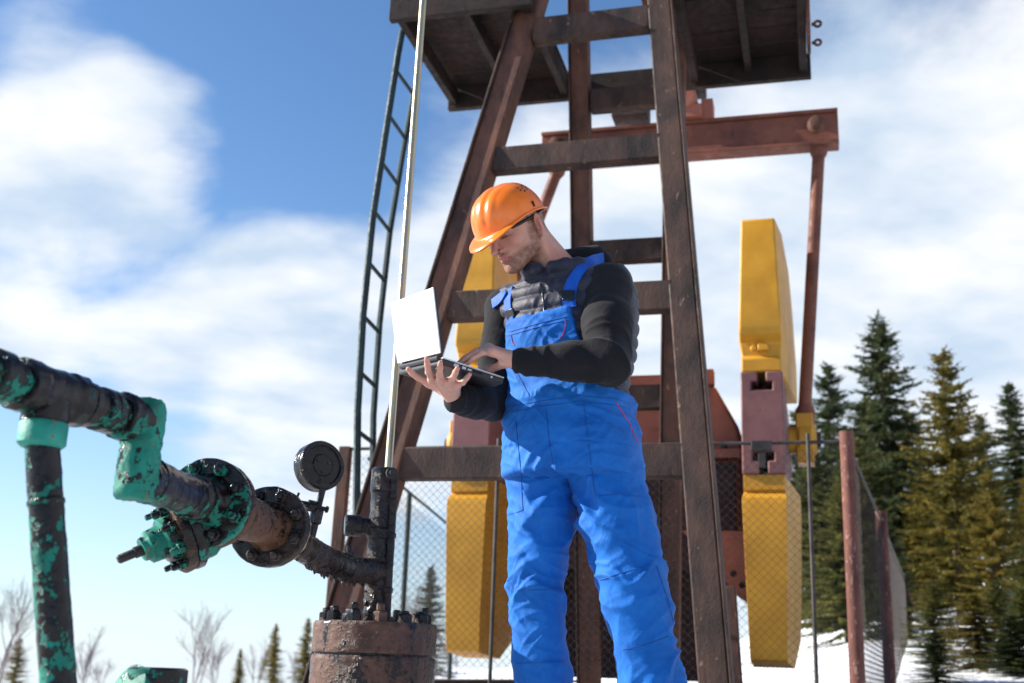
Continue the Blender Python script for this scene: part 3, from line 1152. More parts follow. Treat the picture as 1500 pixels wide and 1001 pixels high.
# right flange pair (black, with a tan seal ring), then the valve body, then the green flange
flange(f2 - dirp * 0.024, dirp, 0.094, 0.016, 'seal_tan', 'crude_pipe', 0, name='seal_ring')
flange(f2 - dirp * 0.007, dirp, 0.098, 0.034, 'crude_pipe', 'crude_pipe', 8, 1, 0.015)
L12 = np.linalg.norm(f1 - f2)
m = MB()
m.lathe(f2 + dirp * 0.027, dirp, [(0, 0.060), (0.02, 0.048), (0.05, 0.046), (L12 * 0.45, 0.052), (L12 - 0.10, 0.066), (L12 - 0.05, 0.074)], 64, 0.03, 0.006).rough(0.004, 45)
m.build('valve_body', 'rusty_flange', flow, 50)
flange(f1 - dirp * 0.030, dirp, 0.094, 0.022, 'rusty_flange', 'crude_pipe', 0)
flange(f1 - dirp * 0.008, dirp, 0.087, 0.004, 'seal_tan', 'crude_pipe', 0, name='gasket')
flange(f1 - dirp * 0.004, dirp, 0.094, 0.022, 'green_oily', 'green_pipe', 8, 1, 0.015)
Le = np.linalg.norm(elb - f1)
m = MB()
m.lathe(f1 + dirp * 0.018, dirp, [(0, 0.062), (0.03, 0.050), (0.05, 0.043), (0.055, 0.046), (0.075, 0.046), (0.08, 0.041), (Le * 0.6, 0.038), (Le * 0.6 + 0.004, 0.041), (Le - 0.03, 0.041)], 56, 0.02, 0.005).rough(0.0025, 60)
m.build('neck_pipe', 'green_oily', flow, 50)
# bonnet: flange pair hanging to the lower left with bolts and a short stem
bc = P(283, 775, f1[1] + 0.02)
bax = unit(P(212, 802, f1[1] - 0.035) - P(290, 770, f1[1] + 0.02))
m = MB()
m.lathe(bc - bax * 0.05, bax, [(0, 0.055), (0.03, 0.070), (0.06, 0.072)], 56, 0.02, 0.006).rough(0.003, 50)
m.build('bonnet_neck', 'green_oily', flow, 50)
flange(bc + bax * 0.005, bax, 0.082, 0.020, 'green_oily', 'green_clean', 0)
flange(bc + bax * 0.026, bax, 0.080, 0.022, 'rusty_flange', 'green_oily', 8, 1, 0.012)
m = MB()
m.lathe(bc + bax * 0.048, bax, [(0, 0.05), (0.02, 0.048), (0.024, 0.036), (0.052, 0.034), (0.056, 0.026), (0.066, 0.024)], 40, 0.02, 0.005).rough(0.002, 60)
m.build('bonnet_cap', 'green_pipe', flow, 45)
m = MB()
m.lathe(bc + bax * 0.11, bax, [(0, 0.012), (0.02, 0.012), (0.021, 0.0095), (0.052, 0.0095), (0.056, 0.007)], 12)
m.build('valve_stem', 'dark_iron', flow, 40)
# elbow up to the upper run: two mitred elbows
upz = P(192, 617, elb[1] - 0.01)[2]
e_top = A([elb[0], elb[1], upz]) + dirp * 0.0
ex = elb - dirp * 0.004
et = A([ex[0], ex[1], upz])
run = unit(at_h(60, 572, upz) - et)
run = unit(A([run[0], run[1], 0]))


def elbow(c, d_in, d_out, r, R, name, mat):
    """bend: comes along d_in to corner c, leaves along d_out"""
    p0, p1 = c - d_in * R, c + d_out * R
    pts, rr = [p0 - d_in * 0.026, p0 - d_in * 0.024, p0 - d_in * 0.002, p0 + d_in * 0.002], [r * 1.12, r * 1.22, r * 1.22, r * 1.10]
    for k in np.linspace(0, 1, 10):
        pts.append((1 - k) ** 2 * p0 + 2 * k * (1 - k) * c + k * k * p1)
        rr.append(r * 1.10)
    pts += [p1 - d_out * 0.002, p1 + d_out * 0.002, p1 + d_out * 0.024, p1 + d_out * 0.026]
    rr += [r * 1.10, r * 1.22, r * 1.22, r * 1.12]
    m = MB()
    m.tube(pts, rr, 56, True, 0.006)
    m.rough(0.003, 50)
    return m.build(name, mat, flow, 60)


m = MB()
zb_, zt_ = ex[2] - 0.044, et[2] + 0.042
m.lathe(A([ex[0], ex[1], 0]), ZZ, [(zb_, 0.01), (zb_, 0.032), (zb_ + 0.005, 0.037), (zb_ + 0.020, 0.039), (ex[2] + 0.04, 0.038), ((zb_ + zt_) / 2, 0.035), (et[2] - 0.04, 0.038), (zt_ - 0.016, 0.038), (zt_ - 0.005, 0.035), (zt_, 0.031), (zt_, 0.01)], 64, 0.01, 0.006)
m.rough(0.0035, 48)
m.build('offset_casting', 'green_clean', flow, 55)
for c_, d_ in ((ex, -dirp), (et, run)):
    m = MB()
    m.lathe(c_, d_, [(0.0, 0.036), (0.044, 0.037), (0.046, 0.043), (0.070, 0.043), (0.073, 0.036)], 56, 0.015, 0.006)
    m.rough(0.003, 50)
    m.build('socket', 'green_pipe' if d_ is run else 'green_oily', flow, 55)
teec = P(68, 566, et[1] + run[1] / -run[0] * 0.0 - 0.2)
k_ = np.dot(at_h(66, 576, upz) - et, run)
teec = et + run * k_
MB().tube([et + run * 0.05, et + run * (k_ - 0.05)], 0.033, 48, True, 0.006).rough(0.003, 50).build('pipe', 'green_oily', flow, 60)
for kk in (0.10, 0.118, k_ - 0.085):
    m = MB()
    m.lathe(et + run * kk, run, [(-0.011, 0.034), (-0.008, 0.039), (0.008, 0.039), (0.011, 0.034)], 28, 0.03)
    m.build('pipe_collar', 'green_oily', flow, 50)
m = MB()
m.lathe(teec, run, [(-0.072, 0.037), (-0.068, 0.044), (-0.04, 0.044), (-0.036, 0.041), (0.036, 0.041), (0.04, 0.044), (0.068, 0.044), (0.072, 0.037)], 56, 0.02, 0.006)
m.lathe(teec, -ZZ, [(0.0, 0.038), (0.05, 0.038)], 48, 0.02, 0.006).rough(0.003, 50)
m.build('tee', 'green_oily', flow, 45)
MB().tube([teec + run * 0.07, teec + run * 0.5, teec + run * 1.2], 0.034, 48, True, 0.008).rough(0.003, 50).build('pipe', 'green_oily', flow, 60)
m = MB()
m.lathe(teec + run * 0.1, run, [(0, 0.036), (0.004, 0.043), (0.03, 0.043), (0.034, 0.036)], 28, 0.02)
m.build('pipe_collar', 'green_oily', flow, 50)
m = MB()
m.lathe(teec - ZZ * 0.05, -ZZ, [(0, 0.036), (0.003, 0.0385), (0.036, 0.0385), (0.042, 0.032)], 32, 0.01)
m.build('socket_collar', 'green_fresh', flow, 45)
leg_b = A([teec[0], teec[1], GZ])
lb2 = P(86, 1010, teec[1] + 0.0)
ldir = unit(lb2 - (teec - ZZ * 0.08))
pA = teec - ZZ * 0.08
pB = to_z(pA, lb2, GZ)
pM = to_z(pA, lb2, P(66, 736, teec[1])[2])
MB().tube([pA, seg(pA, pM, 0.5), pM, seg(pM, pB, 0.3), seg(pM, pB, 0.6), pB], 0.0275, 48, True, 0.005).rough(0.0016, 55).build('standing_pipe', 'green_pipe', flow, 60)
m = MB()
m.lathe(pM, ldir, [(-0.005, 0.0275), (-0.003, 0.0295), (0.003, 0.0295), (0.005, 0.0275)], 28)
m.build('weld_bead', 'green_pipe', flow, 60)

# pressure gauge on its needle valve, screwed on the pipe
gb = pts[-1]
g0 = P(455, 792, 3.22)
g1 = P(464, 752, 3.22)
g2 = P(473, 716, 3.22)
gst = MB().tube([g0, seg(g0, g1, 0.5), g1], [0.011, 0.012, 0.010], 12)
gst.lathe(seg(g0, g1, 0.75), g1 - g0, [(-0.012, 0.012), (-0.008, 0.018), (0.03, 0.018), (0.034, 0.012)], 8)
gst.tube([g1, g2], 0.009, 10)
gauge = gst.build('pressure_gauge', 'crude_pipe', flow, 40)
gax = unit(A([0.62, -0.78, 0.10]))
gc = P(474, 681, 3.22)
m = MB()
RG = 0.070
m.lathe(gc - gax * 0.05, gax, [(0, RG * 0.93), (0.006, RG), (0.044, RG), (0.05, RG * 0.95), (0.0501, RG * 0.80), (0.044, RG * 0.78), (0.0441, RG * 0.45), (0.048, RG * 0.42)], 64, 0.01, 0.004).rough(0.0012, 90)
m.build('gauge_case', 'crude_pipe', gauge, 40, 0.001)
b_, c_ = perp(gax)
for k in range(3):
    th = 2.1 * k + 0.4
    m = MB()
    m.lathe(gc - gax * 0.003 + (math.cos(th) * b_ + math.sin(th) * c_) * RG * 0.28, gax, [(0, 0.004), (0.004, 0.004), (0.005, 0.003)], 8)
    m.build('screw', 'dark_iron', gauge, 40)
vb = P(459, 742, 3.21)
vl, vr = P(432, 736, 3.19), P(481, 747, 3.23)
m = MB()
m.lathe(vb, vl - vb, [(-0.004, 0.016), (0.016, 0.016), (0.017, 0.010), (0.036, 0.009), (0.05, 0.005)], 8)
m.lathe(vb, vr - vb, [(0, 0.012), (0.018, 0.011), (0.019, 0.006), (0.036, 0.006), (0.037, 0.010), (0.043, 0.009)], 8)
m.build('needle_valve', 'crude_pipe', gauge, 35)
m = MB()
m.tube([P(438, 722, 3.19), P(428, 746, 3.19)], 0.0035, 8)
m.build('valve_handle', 'crude_pipe', gauge, 40)
m = MB()
q0 = P(510, 826, WY - 0.12)
m.lathe(q0, ZZ, [(0, 0.010), (0.02, 0.012), (0.021, 0.016), (0.036, 0.016), (0.037, 0.008), (0.05, 0.009), (0.055, 0.004)], 8)
m.build('grease_nipple', 'crude_pipe', flow, 35)

# green valve top poking into the bottom edge
vz = P(232, 978, 2.3)
gv = thing('green_valve', 'top of a green valve with oily black cap at the bottom edge', 'valve', (vz[0], vz[1], GZ))
m = MB()
m.lathe(A([vz[0], vz[1], GZ]), ZZ, [(0, 0.05), (vz[2] - GZ - 0.03, 0.05), (vz[2] - GZ - 0.028, 0.056), (vz[2] - GZ - 0.004, 0.056), (vz[2] - GZ, 0.050)], 36, 0.01)
m.build('valve_bonnet', 'green_pipe', gv, 45)
m = MB()
vb2 = P(186, 1012, 2.26)
m.lathe(vb2, (-0.5, -0.6, 0.25), [(-0.06, 0.045), (-0.03, 0.05), (0.0, 0.05), (0.004, 0.038)], 32, 0.02)
m.build('side_flange', 'green_clean', gv, 45)
m = MB()
m.lathe(vb2, (-0.5, -0.6, 0.25), [(-0.072, 0.056), (-0.06, 0.056)], 32, 0.02)
m.build('seal_ring', 'seal_tan', gv, 45)


# ------------------------------------------------------------------ chain-link fence
FR = P(1240, 640, 6.75)                                    # top of the near right corner post
FTOP = FR[2]
fu = pu


def chain_link(m, p0, p1, z0, z1, c=0.026, r=0.0016, skip=None):
    """interlocked zigzag wires between p0 and p1 (xy), z0..z1"""
    p0, p1 = A([p0[0], p0[1], 0]), A([p1[0], p1[1], 0])
    ln = np.linalg.norm(p1 - p0)
    d = (p1 - p0) / ln
    nrm = np.cross(d, ZZ)
    nw, nl_ = int(ln / c), int((z1 - z0) / c)
    ang = [0.5, 2.6, 4.7]
    for i in range(nw):
        js = np.arange(nl_ + 1)
        off = ((js + i) % 2) * c + i * c
        base = p0 + np.outer(off, d) + np.outer(z0 + js * c, ZZ) + np.outer(np.where((js % 2) == 0, 1, -1) * r * 0.8, nrm)
        ring = np.array([math.cos(a) * d + math.sin(a) * nrm for a in ang]) * r
        vs = (base[:, None, :] + ring[None]).reshape(-1, 3)
        o = len(m.v)
        m.v += [tuple(v) for v in vs]
        for j in range(nl_):
            for k in range(3):
                k2 = (k + 1) % 3
                m.f.append((o + j * 3 + k, o + j * 3 + k2, o + j * 3 + 3 + k2, o + j * 3 + 3 + k))


# front run
FL = FR - fu * (np.dot(FR - on(507, 655, FR, pw), pu))
ff = thing('chain_link_fence', 'chain link fence panel across the machine with top rail, facing the viewer', 'fence', ((FL[0] + FR[0]) / 2, (FL[1] + FR[1]) / 2, GZ))
FL[2] = FTOP
MB().tube([A([FR[0], FR[1], GZ]), FR + ZZ * 0.03], 0.043, 14).build('fence_post', 'post_rust', ff, 60)
lp = on(507, 655, FR, pw)
lpb = A([lp[0] - 0.02, lp[1], GZ])
MB().beam(lpb, A([lp[0], lp[1], lp[2]]), 0.075, 0.06, pu).build('fence_post', 'frame_rust', ff, 30, 0.004)
MB().tube([FL - ZZ * 0.03, FR - ZZ * 0.03], 0.011, 8).build('top_rail', 'wire_dark', ff, 60)
for k in (0.33, 0.93):
    q = seg(FL, FR, k) - pw * 0.02
    MB().tube([A([q[0], q[1], GZ]), q + ZZ * 0.02], 0.012, 8).build('line_post', 'wire_dark', ff, 60)
m = MB()
chain_link(m, FL, FR, GZ + 0.1, FTOP - 0.05)
m.build('wire_netting', 'wire_dark', ff, 0)
# latch block on the rail near the right crank
lq = on(1116, 655, FR, pw) - pw * 0.03
m = MB()
m.box(lq, pu * 0.06, pw * 0.02, ZZ * 0.03)
m.box(lq - ZZ * 0.07, pu * 0.02, pw * 0.015, ZZ * 0.06)
m.build('rail_clamp', 'dark_iron', ff, 30, 0.003)

# right side run, going back beside the trees
sr = [FR, P(1291, 758, 9.9), P(1327, 850, 15.6)]
d01 = unit(A([*(sr[2] - sr[0])[:2], 0]))
fs_ = thing('chain_link_fence', 'chain link fence side running back beside the spruces on red posts', 'fence', (sr[1][0], sr[1][1], GZ))
tops = []
for i, p in enumerate(sr[1:]):
    gz = ground_z(p[0], p[1]) - 0.1
    MB().tube([A([p[0], p[1], gz]), p + ZZ * 0.05], 0.05, 12).build('fence_post', 'post_rust', fs_, 60)
for a_, b_ in ((sr[0], sr[1]), (sr[1], sr[2])):
    MB().tube([a_ - ZZ * 0.03, b_ - ZZ * 0.03], 0.010, 8).build('top_rail', 'wire_dark', fs_, 60)
m = MB()


def sloped_net(m, a_, b_, c=0.034, r=0.0012):
    n0 = len(m.v)
    chain_link(m, a_, b_, 0.0, 1.9, c, r)
    ln = np.linalg.norm((b_ - a_)[:2])
    for i in range(n0, len(m.v)):
        x, y, z = m.v[i]
        t_ = math.hypot(x - a_[0], y - a_[1]) / ln
        m.v[i] = (x, y, z + a_[2] + (b_[2] - a_[2]) * t_ - 1.95)


sloped_net(m, sr[0] + d01 * 0.06, sr[1])
sloped_net(m, sr[1], sr[2])
m.build('wire_netting', 'wire_dark', fs_, 0)

# far left run behind the machine: teal post and top wire
bl = [P(540, 672, 9.2), P(600, 722, 10.6), P(668, 778, 12.8)]
fb = thing('chain_link_fence', 'far chain link fence with thin teal post left of the yellow weight', 'fence', (bl[1][0], bl[1][1], GZ))
for p in bl[1:]:
    MB().tube([A([p[0], p[1], GZ]), p], 0.024, 8).build('fence_post', 'ladder_teal', fb, 60)
for a_, b_ in ((bl[0], bl[1]), (bl[1], bl[2])):
    MB().tube([a_, b_], 0.014, 6).build('top_wire', 'ladder_teal', fb, 60)
m = MB()
for a_, b_ in ((bl[0], bl[1]), (bl[1], bl[2])):
    sloped_net(m, a_ - ZZ * 0.02, b_ - ZZ * 0.02, 0.045, 0.0018)
m.build('wire_netting', 'wire_dark', fb, 0)


# ------------------------------------------------------------------ trees
def spruce_mesh(seed, H=7.0, Rb=1.7, droop=0.35, dens=1.0):
    r = np.random.default_rng(seed)
    tm = MB()
    tm.tube([(0, 0, -0.3), (0.02, 0, H * 0.4), (0, 0.02, H * 0.8), (0, 0, H)], [0.016 * H, 0.011 * H, 0.005 * H, 0.001 * H], 8)
    V, Fq = [], []

    def card(c, d, w, l, nrm):
        s = np.cross(d, nrm)
        s = s / (np.linalg.norm(s) + 1e-9)
        o = len(V)
        V.extend([c - s * w * 0.25, c + d * l * 0.45 - s * w, c + d * l, c + d * l * 0.4 + s * w])
        Fq.append((o, o + 1, o + 2, o + 3))

    z = H * 0.06
    while z < H * 0.99:
        k = 1 - z / H
        Lb = Rb * (k ** 0.82) * (0.75 + 0.5 * r.random()) + 0.10
        nb = int(5 + 4 * r.random())
        for b in range(nb):
            th = r.random() * 6.283
            L = Lb * (0.65 + 0.55 * r.random())
            el = 0.35 - droop * (0.6 + k) + r.normal() * 0.1
            dv = A([math.cos(th) * math.cos(el), math.sin(th) * math.cos(el), math.sin(el)])
            p = A([0, 0, z + r.normal() * 0.04])
            ns = max(3, int(L / 0.085 * dens))
            side = A([-math.sin(th), math.cos(th), 0])
            tm.tube([p, p + dv * L * 0.5, p + dv * L + ZZ * 0.10 * L], [0.012 * k + 0.005, 0.008, 0.003], 4, False)
            for j in range(ns):
                t_ = (j + 0.6) / ns
                q = p + dv * L * t_ + ZZ * (0.10 * L * t_ * t_)
                for sg in (-1, 1):
                    sl = (0.10 + 0.24 * (1 - t_) * min(1, L)) * (0.7 + 0.6 * r.random())
                    sd2 = unit(side * sg * (0.8 + 0.3 * r.random()) + dv * 0.75 + ZZ * (-0.28 + 0.25 * r.normal()))
                    card(q, sd2, 0.026 + 0.018 * r.random(), sl, unit(ZZ + 0.8 * r.normal(size=3)))
                    card(q, unit(sd2 + 0.45 * r.normal(size=3) - ZZ * 0.25), 0.022 + 0.016 * r.random(), sl * 0.75, unit(r.normal(size=3)))
            card(p + dv * L * 0.93 + ZZ * 0.09 * L, unit(dv + ZZ * 0.2), 0.03, 0.2, ZZ)
        z += (0.085 + 0.13 * k) * (0.7 + 0.6 * r.random()) * H / 7.0
    card(A([0, 0, H * 0.97]), ZZ, 0.04, 0.3, A([0, 1.0, 0]))
    cm = MB()
    cm.v = [tuple(v) for v in V]
    cm.f = Fq
    tme = bpy.data.meshes.new('spruce_trunk')
    tme.from_pydata(tm.v, [], tm.f)
    cme = bpy.data.meshes.new('spruce_crown')
    cme.from_pydata(cm.v, [], cm.f)
    return tme, cme


SPR = [spruce_mesh(11, 7.0, 2.2, 0.40, 1.15), spruce_mesh(23, 7.0, 2.4, 0.30, 1.0), spruce_mesh(37, 7.0, 1.7, 0.45, 1.1)]
spr_first = {}


def spruce(px, py, Y, kind, mat, label, wide=1.0, group='spruces right of the fence'):
    tip = P(px, py, Y)
    gz = ground_z(tip[0], tip[1])
    H = tip[2] - gz
    t_ = thing('spruce_tree', label, 'tree', (tip[0], tip[1], gz), group)
    sc = H / 7.0
    for nm, me, mt in (('trunk', SPR[kind][0], 'bark'), ('crown', SPR[kind][1], mat)):
        key = (nm, kind, mt)
        if key not in spr_first:
            m2 = me.copy()
            m2.materials.clear()
            m2.materials.append(MATS[mt])
            m2.polygons.foreach_set('use_smooth', [nm == 'trunk'] * len(m2.polygons))
            spr_first[key] = m2
        o = bpy.data.objects.new(nm, spr_first[key])
        C.objects.link(o)
        o.parent = t_
    t_.scale = (sc * wide, sc * wide, sc)
    t_.rotation_euler = (0, 0, px * 0.37)


for a in ((1287, 470, 21, 0, 'needles_dark', 'tall dark spruce with the highest tip, right of the fence', 1.0),
          (1380, 512, 17.5, 1, 'needles_olive', 'yellowish olive spruce standing in front of the dark ones', 0.95),
          (1478, 560, 23, 2, 'needles_dark', 'dark narrow spruce nearest the right edge of the picture', 1.1),
          (1212, 535, 25, 0, 'needles_dark', 'dark spruce half hidden behind the rusty pitman arm', 0.9),
          (1330, 600, 27, 2, 'needles_green', 'green spruce between the tallest dark one and the olive one', 1.2),
          (1436, 610, 30, 0, 'needles_dark', 'dark spruce far behind, right of the olive spruce', 1.0),
          (1250, 640, 19, 1, 'needles_green', 'green spruce just behind the corner fence post', 1.0),
          (1500, 700, 19, 1, 'needles_olive', 'olive green spruce cut by the right edge of the picture', 0.9),
          (1190, 660, 21, 2, 'needles_green', 'green spruce seen beside the right yellow counterweight', 1.4),
          (1458, 850, 12.5, 1, 'needles_green', 'low young spruce at the bottom right corner on the snow', 1.5),
          (1392, 905, 14, 2, 'needles_dark', 'small dark sapling on the snow below the olive spruce', 1.6),
          (1262, 585, 31, 1, 'needles_dark', 'dark spruce far behind, between the pitman arm and the tallest tree', 1.2),
          (1350, 660, 24, 0, 'needles_green', 'green spruce low behind the olive spruce on its left', 1.1),
          (1420, 700, 24, 1, 'needles_olive', 'olive spruce low behind the tall olive one on its right', 1.0),
          (1300, 760, 15.5, 2, 'needles_dark', 'young dark spruce close behind the side netting', 1.4),
          (1232, 700, 17, 0, 'needles_green', 'green spruce low between counterweight and corner fence post', 1.25),
          (1402, 640, 19.5, 0, 'needles_green', 'green spruce touching the olive spruce on its right', 1.2),
          (1446, 690, 16, 1, 'needles_olive', 'olive spruce in front, second from the right edge', 1.15),
          (1345, 720, 20, 1, 'needles_olive', 'olive spruce low on the slope left of the tall olive one', 1.3),
          (1505, 790, 13.5, 0, 'needles_green', 'young green spruce at the right edge above the snow', 1.6),
          (1425, 872, 11.5, 0, 'needles_olive', 'low spreading olive sapling in front at the bottom right', 2.6),
          (1365, 855, 12.5, 1, 'needles_green', 'low green sapling just right of the side fence', 2.2),
          (1368, 925, 10.5, 2, 'needles_dark', 'dark low sapling at the foot of the side fence', 3.0),
          (1500, 860, 11.0, 1, 'needles_green', 'spreading green sapling at the right edge of the picture', 2.4),
          (1480, 900, 10.8, 2, 'needles_dark', 'dark low bushy sapling at the bottom right corner', 2.6),
          (1165, 600, 30, 1, 'needles_dark', 'dark spruce glimpsed left of the pitman arm', 0.8),
          (405, 915, 34, 0, 'needles_olive', 'small olive spruce left of the wellhead, on the horizon', 0.8),
          (353, 950, 40, 2, 'needles_olive', 'tiny olive spruce second left of the wellhead, on the horizon', 1.0),
          (452, 905, 38, 2, 'needles_olive', 'slim spruce right behind the wellhead', 1.0),
          (632, 830, 24, 0, 'needles_dark', 'dark spruce seen through the netting below the yellow weight', 0.9),
          (30, 935, 40, 1, 'needles_olive', 'small bushy conifer at the left edge behind the pipe', 1.2)):
    spruce(*a[:6], wide=a[6], group='spruces right of the fence' if a[0] > 1000 else 'small spruces on the horizon')


def shrub_mesh(seed, H=4.0):
    r = np.random.default_rng(seed)
    m = MB()

    def grow(p, d, L, rad, lev):
        q = p + d * L * 0.5 + r.normal(size=3) * L * 0.03
        e = p + d * L + r.normal(size=3) * L * 0.06
        m.tube([p, q, e], [rad, rad * 0.75, rad * 0.35], 4 if lev < 2 else 3, False)
        if lev >= 3:
            return
        for k in range((7, 6, 4)[lev]):
            t_ = 0.25 + 0.75 * r.random()
            b = p + (e - p) * t_
            grow(b, unit(d * 0.8 + r.normal(size=3) * 0.42 + ZZ * 0.35), L * (0.55 - 0.25 * t_ + 0.15 * r.random()), rad * 0.45, lev + 1)
    for k in range(3):
        grow(A([r.normal() * 0.15, r.normal() * 0.15, -0.1]), unit(A([r.normal() * 0.16, r.normal() * 0.16, 1.0])), H * (0.7 + 0.3 * r.random()), 0.045, 0)
    me = bpy.data.meshes.new('shrub')
    me.from_pydata(m.v, [], m.f)
    me.materials.append(MATS['twig_grey'])
    return me


SHR = [shrub_mesh(3), shrub_mesh(5), shrub_mesh(8)]
for (px, py, Y, k, lab) in ((14, 850, 36, 0, 'bare grey tree at the left edge behind the green standing pipe'),
                            (128, 925, 42, 1, 'bare grey shrub just right of the green standing pipe'),
                            (150, 965, 44, 0, 'low bare shrub left of the green valve top'),
                            (292, 905, 40, 2, 'bare grey tree right of the green valve top'),
                            (322, 935, 46, 0, 'bare thin shrub between bare tree and tiny spruce'),
                            (378, 930, 44, 1, 'bare shrub between the two small spruces'),
                            (440, 960, 40, 2, 'bare shrub beside the rusty casing on the left'),
                            (668, 900, 33, 1, 'bare shrub under the left yellow counterweight'),
                            (612, 880, 36, 2, 'bare shrub right of the wellhead behind netting')):
    tip = P(px, py, Y)
    gz = ground_z(tip[0], tip[1])
    o = bpy.data.objects.new('bare_shrub', SHR[k])
    C.objects.link(o)
    tag(o, lab, 'shrub', 'bare shrubs on the horizon')
    o.location = (tip[0], tip[1], gz - 0.02)
    s = (tip[2] - gz) / 4.3
    o.scale = (s, s, s)
    o.rotation_euler = (0, 0, px * 0.7)


# ------------------------------------------------------------------ distance-field sculpting for the worker
class SDF:
    def __init__(self, lo, hi, h):
        self.lo = A(lo, float)
        self.h = h
        self.n = np.ceil((A(hi) - self.lo) / h).astype(int) + 1
        self.ax = [self.lo[i] + h * np.arange(self.n[i]) for i in range(3)]
        self.d = np.full(self.n, 1.0, np.float32)

    def sl(self, lo, hi):
        i0 = np.clip(np.floor((A(lo) - self.lo) / self.h).astype(int), 0, self.n)
        i1 = np.clip(np.ceil((A(hi) - self.lo) / self.h).astype(int) + 1, 0, self.n)
        s = tuple(slice(a, b) for a, b in zip(i0, i1))
        X = self.ax[0][s[0]][:, None, None]
        Y = self.ax[1][s[1]][None, :, None]
        Z = self.ax[2][s[2]][None, None, :]
        return s, X, Y, Z

    def put(self, fn, lo, hi, k=0.01, mode='add'):
        pad = k + 4 * self.h
        s, X, Y, Z = self.sl(A(lo) - pad, A(hi) + pad)
        if 0 in self.d[s].shape:
            return self
        b = np.broadcast_to(fn(X, Y, Z), self.d[s].shape).astype(np.float32)
        a = self.d[s]
        if mode == 'add':
            hh_ = np.clip(0.5 + 0.5 * (a - b) / k, 0, 1)
            self.d[s] = a * (1 - hh_) + b * hh_ - k * hh_ * (1 - hh_)
        elif mode == 'cut':
            b = -b
            hh_ = np.clip(0.5 - 0.5 * (a - b) / k, 0, 1)
            self.d[s] = a * (1 - hh_) + b * hh_ + k * hh_ * (1 - hh_)
        return self

    def ball(self, c, r, k=0.01, mode='add', frame=None):
        c = A(c, float)
        r = A([r, r, r]) if np.isscalar(r) else A(r, float)
        R_ = np.eye(3) if frame is None else A(frame)
        m = r.max()

        def fn(X, Y, Z):
            x, y, z = X - c[0], Y - c[1], Z - c[2]
            u_ = [(x * R_[i][0] + y * R_[i][1] + z * R_[i][2]) for i in range(3)]
            q = np.sqrt(sum((u_[i] / r[i]) ** 2 for i in range(3)))
            g_ = np.sqrt(sum((u_[i] / r[i] ** 2) ** 2 for i in range(3))) + 1e-6
            return q * (q - 1) / g_
        return self.put(fn, c - m, c + m, k, mode)

    def cone(self, p, q, r1, r2, k=0.01, mode='add'):
        p, q = A(p, float), A(q, float)
        d = q - p
        L2 = np.dot(d, d)
        m = max(r1, r2)

        def fn(X, Y, Z):
            x, y, z = X - p[0], Y - p[1], Z - p[2]
            t_ = np.clip((x * d[0] + y * d[1] + z * d[2]) / L2, 0, 1)
            return np.sqrt((x - t_ * d[0]) ** 2 + (y - t_ * d[1]) ** 2 + (z - t_ * d[2]) ** 2) - (r1 + (r2 - r1) * t_)
        return self.put(fn, np.minimum(p, q) - m, np.maximum(p, q) + m, k, mode)

    def chain(self, pts, rr, k=0.01, mode='add'):
        for i in range(len(pts) - 1):
            self.cone(pts[i], pts[i + 1], rr[i], rr[i + 1], k, mode)
        return self

    def extract(self):
        gr = openvdb.FloatGrid(1.0)
        gr.copyFromArray(np.ascontiguousarray(self.d))
        pts_, quads = gr.convertToQuads(0.0)
        return pts_.astype(float) * self.h + self.lo, quads.astype(int)


def mesh_of(name, v, q):
    me = bpy.data.meshes.new(name)
    me.from_pydata(v.tolist() if hasattr(v, 'tolist') else v, [], q.tolist() if hasattr(q, 'tolist') else q)
    # make sure the faces look outwards
    vv, qq = np.asarray(v), np.asarray(q)
    a, b, c = vv[qq[:, 0]], vv[qq[:, 1]], vv[qq[:, 2]]
    vol = np.einsum('ij,ij->i', a - vv.mean(0), np.cross(b - vv.mean(0), c - vv.mean(0))).sum()
    if vol < 0:
        me.flip_normals()
    me.update()
    return me


def normals(me):
    n = np.empty(len(me.vertices) * 3, np.float32)
    me.vertices.foreach_get('normal', n)
    return n.reshape(-1, 3).astype(float)


def coords(me):
    n = np.empty(len(me.vertices) * 3, np.float32)
    me.vertices.foreach_get('co', n)
    return n.reshape(-1, 3).astype(float)


def put_coords(me, v):
    me.vertices.foreach_set('co', v.astype(np.float32).ravel())
    me.update()


def folds(v, axis, f_across, f_along, seed=0.0, sharp=1.6):
    """creases running across `axis`: ridged, stretched noise (0..1)"""
    axis = unit(axis)
    b, c = perp(axis)
    q = np.stack([v @ axis * f_across, v @ b * f_along, v @ c * f_along], 1) + seed
    q[:, 0] += 1.3 * pnoise(v * 7 + seed)
    return (1 - np.clip(np.abs(pnoise(q)) * 2.6, 0, 1)) ** sharp


def bell(d, r):
    return np.exp(-(d / r) ** 2)


# ------------------------------------------------------------------ worker: joints
TH = math.radians(30)
ts = A([math.cos(TH), -math.sin(TH), 0])             # his right -> his left
tg = A([-math.sin(TH), -math.cos(TH), 0])            # the way his chest faces
MY = 3.5
pel = P(838, 650, MY)
shL, shR = P(890, 422, 3.385), P(742, 452, 3.60)
elL, wrL = P(890, 530, 3.25), P(762, 529, 3.235)
elR, wrR = P(722, 590, 3.53), P(671, 586, 3.335)
neckb = P(826, 412, 3.50)
worker = thing('person', 'worker in orange hard hat, blue bib overalls and dark padded vest using a laptop', 'person', (pel[0], pel[1], GZ))
HIPL, HIPR = P(888, 690, 3.46), P(790, 690, 3.56)
KNL, KNR = P(926, 862, 3.42), P(787, 862, 3.52)
ANL, ANR = P(975, 1045, 3.45), P(797, 1045, 3.58)
for a_ in (ANL, ANR):
    a_[2] = GZ + 0.10

